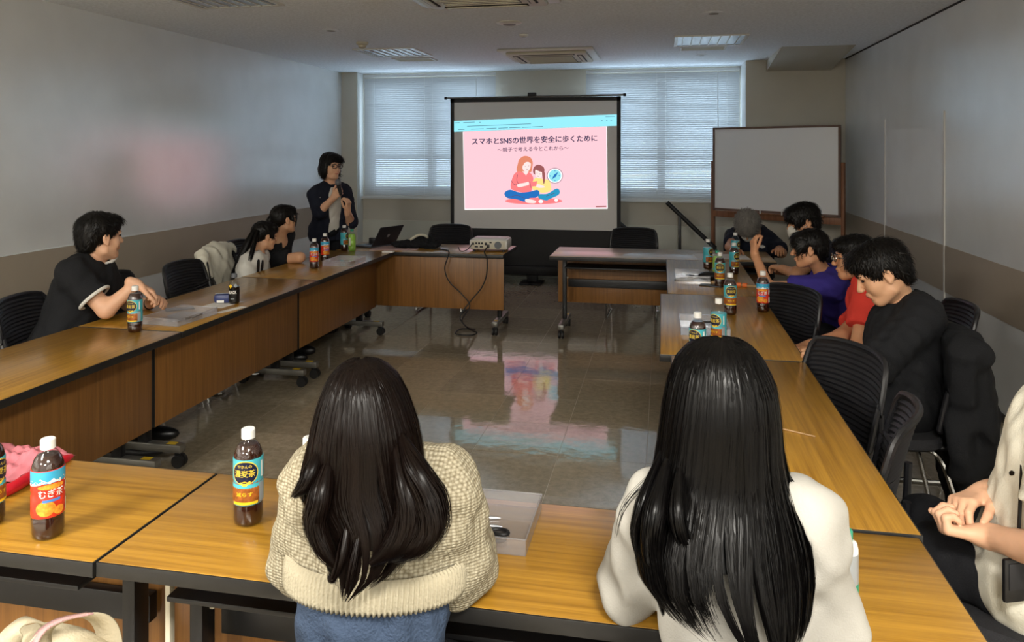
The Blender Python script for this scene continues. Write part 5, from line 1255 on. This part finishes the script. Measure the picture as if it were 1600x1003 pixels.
# cable bundle / microphone-like black case and lead
r = empty('cable_bundle', onz(1106, 438), 0, 'black corded device lying between the tray and tea bottles', 'device'); v, f = implicit([ell((0, 0, .03), (.065, .045, .029), None, .02), ell((.03, .01, .03), (.04, .04, .026), None, .02)], .006, planes=[((0, 0, .001), (0, 0, -1))]); np_mesh('case', [(v, f)], 'plastic_black', r)
MB().tube(smooth_path([(-.05, 0, .02), (-.11, -.02, .008), (-.16, -.05, .006), (-.20, -.03, .006), (-.22, -.07, .006)], 5), .005, 8).build('lead', 'plastic_black', r)
wood('fan_wood', rgb(150, 118, 80), rgb(176, 142, 100), .6, 'X', 1, .0); mat('orange_foam', rgb(226, 112, 50), .6)
p = onz(1166, 449); r = empty('hand_fan', p, math.radians(-14), 'wooden stick with two orange sleeves lying on the table', 'fan'); MB().tube([(-.22, .03, .012), (-.03, 0, .012), (.17, -.02, .012)], [.010, .009, .007], 8).build('handle', 'fan_wood', r)
for k in (-.045, -.008): MB().tube([(k-.014, .001, .014), (k+.014, -.001, .014)], .0145, 12).build('sleeve', 'orange_foam', r)
MB().tube(smooth_path([(-.10, .03, .012), (-.13, .10, .05), (-.20, .16, .06), (-.26, .15, .03)], 5), [.006]*16, 6).build('loop', 'fan_wood', r) if False else None
o = MB().box((0, 0, .004), (.15, .07, .008), .002).build('smartphone', 'plastic_black', None, onz(1112, 447)); o.rotation_euler.z = math.radians(-20); tag(o, 'dark smartphone lying under the tea bottles by the orange sleeves', 'phone')
o = MB().box((0, 0, .0006), (.42, .30, .0012)).build('paper_sheet', 'paper', None, (.48, 6.48, .70)); o.rotation_euler.z = math.radians(4); tag(o, 'pale paper sheets in front of the grey-haired person', 'paper')
# ---- corner: laptop, papers, bag, projector, cables
mat('laptop_grey', rgb(90, 92, 98), .4, metal=.6); mat('projector_white', rgb(214, 212, 206), .4); mat('port_dark', rgb(30, 30, 34), .5); mat('led_green', rgb(70, 170, 80), .4)
p = onz(586, 384); r = empty('laptop', p, math.radians(-112), 'dark grey laptop opened towards the speaker', 'laptop')
MB().box((0, 0, .008), (.31, .215, .016), .004).build('base', 'laptop_grey', r); boxo('keyboard', (0, .02, .0165), (.28, .11, .001), 'port_dark', r)
tl = Matrix.Translation((0, .1, .016)) @ Matrix.Rotation(math.radians(-32), 4, 'X'); MB().box((0, .004, .105), (.31, .008, .21), .003, tl).build('lid', 'port_dark', r); MB().box((0, .0085, .11), (.03, .001, .03), .0003, tl).build('emblem', 'pen_silver', r)
o = MB().box((0, 0, .0012), (.42, .28, .0024)).build('paper_stack', 'paper_pink', None, onz(618, 388)); o.rotation_euler.z = math.radians(12); tag(o, 'pinkish papers lying beside the laptop', 'paper')
o = MB().box((0, 0, .006), (.10, .05, .012), .003).build('eraser_case', 'print_white', None, onz(594, 391)+Vector((.12, -.12, 0))); tag(o, 'small white box at the corner of the tables', 'box')
p = onz(652, 387); r = empty('shoulder_bag', p, math.radians(8), 'black bag lying crumpled beside the projector', 'bag')
v, f = implicit([ell((-.08, 0, .03), (.16, .09, .035), None, .03), ell((.06, .03, .05), (.09, .08, .055), None, .04), ell((.12, 0, .03), (.10, .08, .035), None, .03)], .008, noise=(.007, .06, 7), planes=[((0, 0, .001), (0, 0, -1))]); np_mesh('bag_body', [(v, f)], 'cloth_black', r)
MB().tube(smooth_path([(-.06, -.03, .075), (0, 0, .11), (.05, .01, .115), (.10, -.02, .10)], 5), .012, 8).build('pale_handle', 'cream_plastic', r); MB().tube(smooth_path([(.10, .0, .10), (.13, -.02, .11), (.16, -.03, .06), (.19, -.04, .02)], 5), .012, 8).build('strap', 'cloth_black', r)
p = onz(763, 393); r = empty('projector', p+Vector((0, .10, 0)), math.radians(3), 'white projector with rear ports aimed at the screen', 'projector')
MB().box((0, .0, .062), (.335, .26, .088), .016).build('housing', 'projector_white', r); MB().box((0, -.131, .060), (.30, .003, .07), .0012).build('rear_panel', 'cream_plastic', r); MB().box((0, .0, .108), (.29, .22, .006), .003).build('lid', 'projector_white', r)
for (x, z, w_, h_) in ((-.135, .07, .022, .02), (-.105, .075, .018, .016), (-.08, .075, .018, .016), (-.055, .075, .018, .016), (-.105, .045, .03, .014), (-.06, .045, .03, .014), (-.02, .07, .02, .024), (.0, .05, .022, .03), (.02, .082, .02, .012)): MB().box((x, -.1335, z), (w_, .003, h_), .001).build('port', 'port_dark', r)
MB().tube([(.085, -.131, .06), (.085, -.1345, .06)], .032, 24).build('speaker_grille', 'cap_grey', r); MB().tube([(.05, .125, .066), (.05, .15, .066)], .04, 24).build('lens', 'port_dark', r)
for (x, y) in ((-.13, -.10), (.13, -.10), (-.13, .1), (.13, .1)): MB().tube([(x, y, 0), (x, y, .02)], .012, 12).build('foot', 'port_dark', r)
c0 = p+Vector((0, .10, 0)); yf = 6.205
def wp(px, py, Y): q = atY(px, py, Y); return q
path = [Vector((c0.x+.0, 6.225+.165, .75)), Vector((c0.x, 6.26, .715)), wp(761, 405, 6.205), wp(760, 430, 6.205), wp(752, 450, 6.20), wp(733, 473, 6.17), wp(719, 495, 6.12), wp(730, 512, 6.10), Vector((*onz(745, 521, 0).to_tuple()[:2], .008)), Vector((*onz(735, 525, 0).to_tuple()[:2], .008)), Vector((*onz(712, 523, 0).to_tuple()[:2], .008)), Vector((*onz(720, 516, 0).to_tuple()[:2], .012)), Vector((*onz(742, 517, 0).to_tuple()[:2], .016)), wp(731, 512, 6.14), wp(722, 500, 6.16), wp(734, 478, 6.18), wp(722, 460, 6.19), wp(702, 440, 6.20), wp(695, 420, 6.205), wp(699, 404, 6.205), Vector((wp(699, 404, 6.2).x, 6.25, .708)), Vector((wp(690, 398, 6.3).x, 6.38, .708)), Vector((wp(660, 395, 6.4).x, 6.45, .708))]
o = MB().tube(smooth_path(path, 6), .0055, 8).build('power_cable', 'rubber'); tag(o, 'black cable hanging from the projector and coiled on the floor', 'cable')
path = [c0+Vector((-.135, -.135, .07)), c0+Vector((-.16, -.17, .03)), c0+Vector((-.20, -.17, .008)), c0+Vector((-.24, -.15, .008)), c0+Vector((-.27, -.10, .03))]
o = MB().tube(smooth_path(path, 6), .004, 8).build('video_cable', 'rubber'); tag(o, 'short black cable plugged into the projector, lying on the table', 'cable')
r = empty('wall_hook', atY(608, 372, 9.28), 0, 'small black cable loop on the wall behind the laptop', 'hook'); MB().tube(smooth_path([(-.03, -.01, -.05), (-.035, -.012, .02), (0, -.012, .05), (.035, -.012, .02), (.03, -.01, -.05)], 5), .008, 8).build('loop', 'rubber', r); boxo('plate', (0, .0, .0), (.05, .01, .06), 'port_dark', r)
o = MB().box((0, 0, .03), (.07, .03, .06), .004).build('speaker_cube', 'port_dark', None, onz(575, 384)+Vector((.0, .12, 0))); tag(o, 'small black box standing behind the laptop', 'box')
# microphone in the speaker's hand
a, b = P3(531, 291, 6.60), P3(531, 304, 6.62); a, b = Vector(SPK['wr']['R'])+Vector((.055, -.03, .13)), Vector(SPK['wr']['R'])+Vector((.062, -.035, -.035))
a = P3(528, 284, 6.56); b = P3(533, 305, 6.58); r = empty('microphone', b, 0, 'dark handheld microphone held by the standing speaker', 'microphone'); ax = (a-b)
MB().tube([(0, 0, 0), ax*.65, ax*.8], [.014, .019, .022], 14).build('handle', 'plastic_black', r); v, f = implicit([ell(V(ax*.95), (.027, .027, .031), None, .01)], .005); np_mesh('grille', [(v, f)], 'cap_grey', r)

# ---- coats on chairs, bags
def drape(name, label, prims, m, noise, extra=None, cat='jacket'):
    c = np.mean([np.mean([pbounds(p)[0], pbounds(p)[1]], 0) for p in prims], 0); org = V(c[0], c[1], 0)
    v, f = implicit(prims, .008, noise=noise); o = np_mesh(name, [(v, f)], m, None, org); o.location = org; return tag(o, label, cat)
bx_, by_ = 1.175, 3.40
drape('black_coat', 'black coat hanging over the chair of the young man in black', [cap((bx_-.05, by_-.215, .79), (bx_-.05, by_-.235, .34), .055, .05, .05), cap((bx_-.005, by_-.22, .795), (bx_-.005, by_+.22, .795), .062, None, .05), ell((bx_+.03, by_-.02, .52), (.085, .26, .33), None, .05), ell((bx_+.0, by_-.10, .32), (.06, .14, .27), None, .05), ell((bx_+.02, by_+.10, .34), (.05, .14, .22), None, .05)], 'cloth_black', (.008, .10, 3))
drape('white_jacket', 'white jacket hanging over the chair of the ponytailed girl', [cap((-3.335, 5.02, .81), (-3.335, 5.40, .81), .045, None, .05), ell((-3.345, 5.20, .64), (.09, .235, .24), None, .05), cap((-3.30, 4.99, .79), (-3.25, 4.97, .58), .045, .04, .04)], 'cloth_offwhite', (.007, .08, 5))
# pink plastic bag on the near table
m_, nt_, b_ = _new('pink_film'); b_.inputs['Base Color'].default_value = rgb(240, 142, 154); b_.inputs['Roughness'].default_value = .14; b_.inputs['Transmission Weight'].default_value = .25; b_.inputs['Alpha'].default_value = .9
mat('red_film', rgb(190, 24, 40), .3)
r = empty('plastic_bag', onz(20, 745), 0, 'crumpled pink plastic bag lying on the near table', 'plastic bag')
rn = random.Random(3); base = onz(20, 745); q0 = [onz(-60, 790)-base, onz(118, 712)-base, onz(95, 694, .72)-base, onz(-70, 694)-base]
nu, nv = 34, 24; vs = []
hmap = lambda u, v: .006+.020*max(0, math.sin(u*9+2*math.sin(v*5)))*math.sin(v*math.pi)**.5+.012*max(0, math.sin(u*23+v*15))*math.sin(v*math.pi)+.007*max(0, math.sin(u*41-v*33))
for j in range(nv):
    for i in range(nu):
        u, v = i/(nu-1), j/(nv-1); e = (q0[0]*(1-u)+q0[1]*u)*(1-v)+(q0[3]*(1-u)+q0[2]*u)*v; vs.append((e.x, e.y, hmap(u, v)*(1-.85*max(0, u-.85)/.15)))
MB().add(vs, [(j*nu+i, j*nu+i+1, (j+1)*nu+i+1, (j+1)*nu+i) for j in range(nv-1) for i in range(nu-1)]).build('film', 'pink_film', r, solid=.0006, sharp=180)
a, b = onz(5, 778)-base, onz(112, 716)-base; MB().tube(smooth_path([a+Vector((-.1, -.02, .017)), a+Vector((0, 0, .017)), (a+b)/2+Vector((0, 0, .014)), b+Vector((0, 0, .006))], 5), [.017]*6+[.015]*5+[.012]*4+[.006], 12).build('rolled_edge', 'red_film', r)
# beige handbag below the table edge (it hangs on the table hook)
cloth('bag_beige', rgb(176, 165, 140), .2, 200); cloth('ribbon_pink', rgb(186, 146, 144), .5, 350)
b0 = P3(85, 1010, 1.28); org = Vector((b0.x, b0.y, 0)); r = empty('handbag', org, 0, 'beige handbag with a pink woven ribbon on its handle', 'handbag')
def hb(px, py, d): return P3(px, py, d)-org
v, f = implicit([ell(V(hb(80, 1130, 1.26)), (.18, .08, .16), None, .03)], .008); np_mesh('bag_body', [(v, f)], 'bag_beige', r)
def strap(path, w, m, name, nrm=(0.1, -.4, 1)):
    pts = smooth_path(path, 7); mb = MB(); vs = []; n = Vector(nrm).normalized()
    for i, p in enumerate(pts):
        t = (pts[min(i+1, len(pts)-1)]-pts[max(0, i-1)]).normalized(); s_ = t.cross(n).normalized()*w/2; vs += [p-s_, p+s_]
    mb.add(vs, [(2*i, 2*i+1, 2*i+3, 2*i+2) for i in range(len(pts)-1)]); return mb.build(name, m, r, solid=.003, sharp=180)
strap([hb(10, 1040, 1.20), hb(20, 985, 1.22), hb(48, 968, 1.24), hb(75, 985, 1.26), hb(85, 1040, 1.26)], .035, 'bag_beige', 'handle', (0, .3, 1))
strap([hb(48, 1050, 1.18), hb(70, 990, 1.20), hb(105, 968, 1.22), hb(145, 962, 1.25), hb(168, 985, 1.27), hb(175, 1050, 1.27)], .040, 'bag_beige', 'handle', (-.3, .6, 1))
strap([hb(50, 1010, 1.17), hb(66, 985, 1.185), hb(95, 968, 1.205), hb(140, 958, 1.235)], .034, 'ribbon_pink', 'ribbon', (-.25, .3, 1))
# wooden stick lying on the bare table
a, b = onz(1180, 660, .703), onz(1274, 682, .703)
o = MB().tube([a-a, b-a], .0026, 8).build('wooden_stick', 'fan_wood', None, a); tag(o, 'thin pale wooden stick beside the white-topped woman', 'stick')
# black lanyard pouch of the man in white
r = empty('card_holder', P3(1590, 905, 1.72), math.radians(20), 'black card holder hanging at the waist of the white-shirted man', 'card holder'); MB().box((0, 0, 0), (.075, .012, .10), .006).build('holder', 'plastic_black', r); MB().box((0, -.007, .01), (.055, .002, .06), .001).build('window', 'port_dark', r); MB().tube([(0, 0, .05), (.03, .02, .25)], .004, 6).build('cord', 'plastic_black', r)
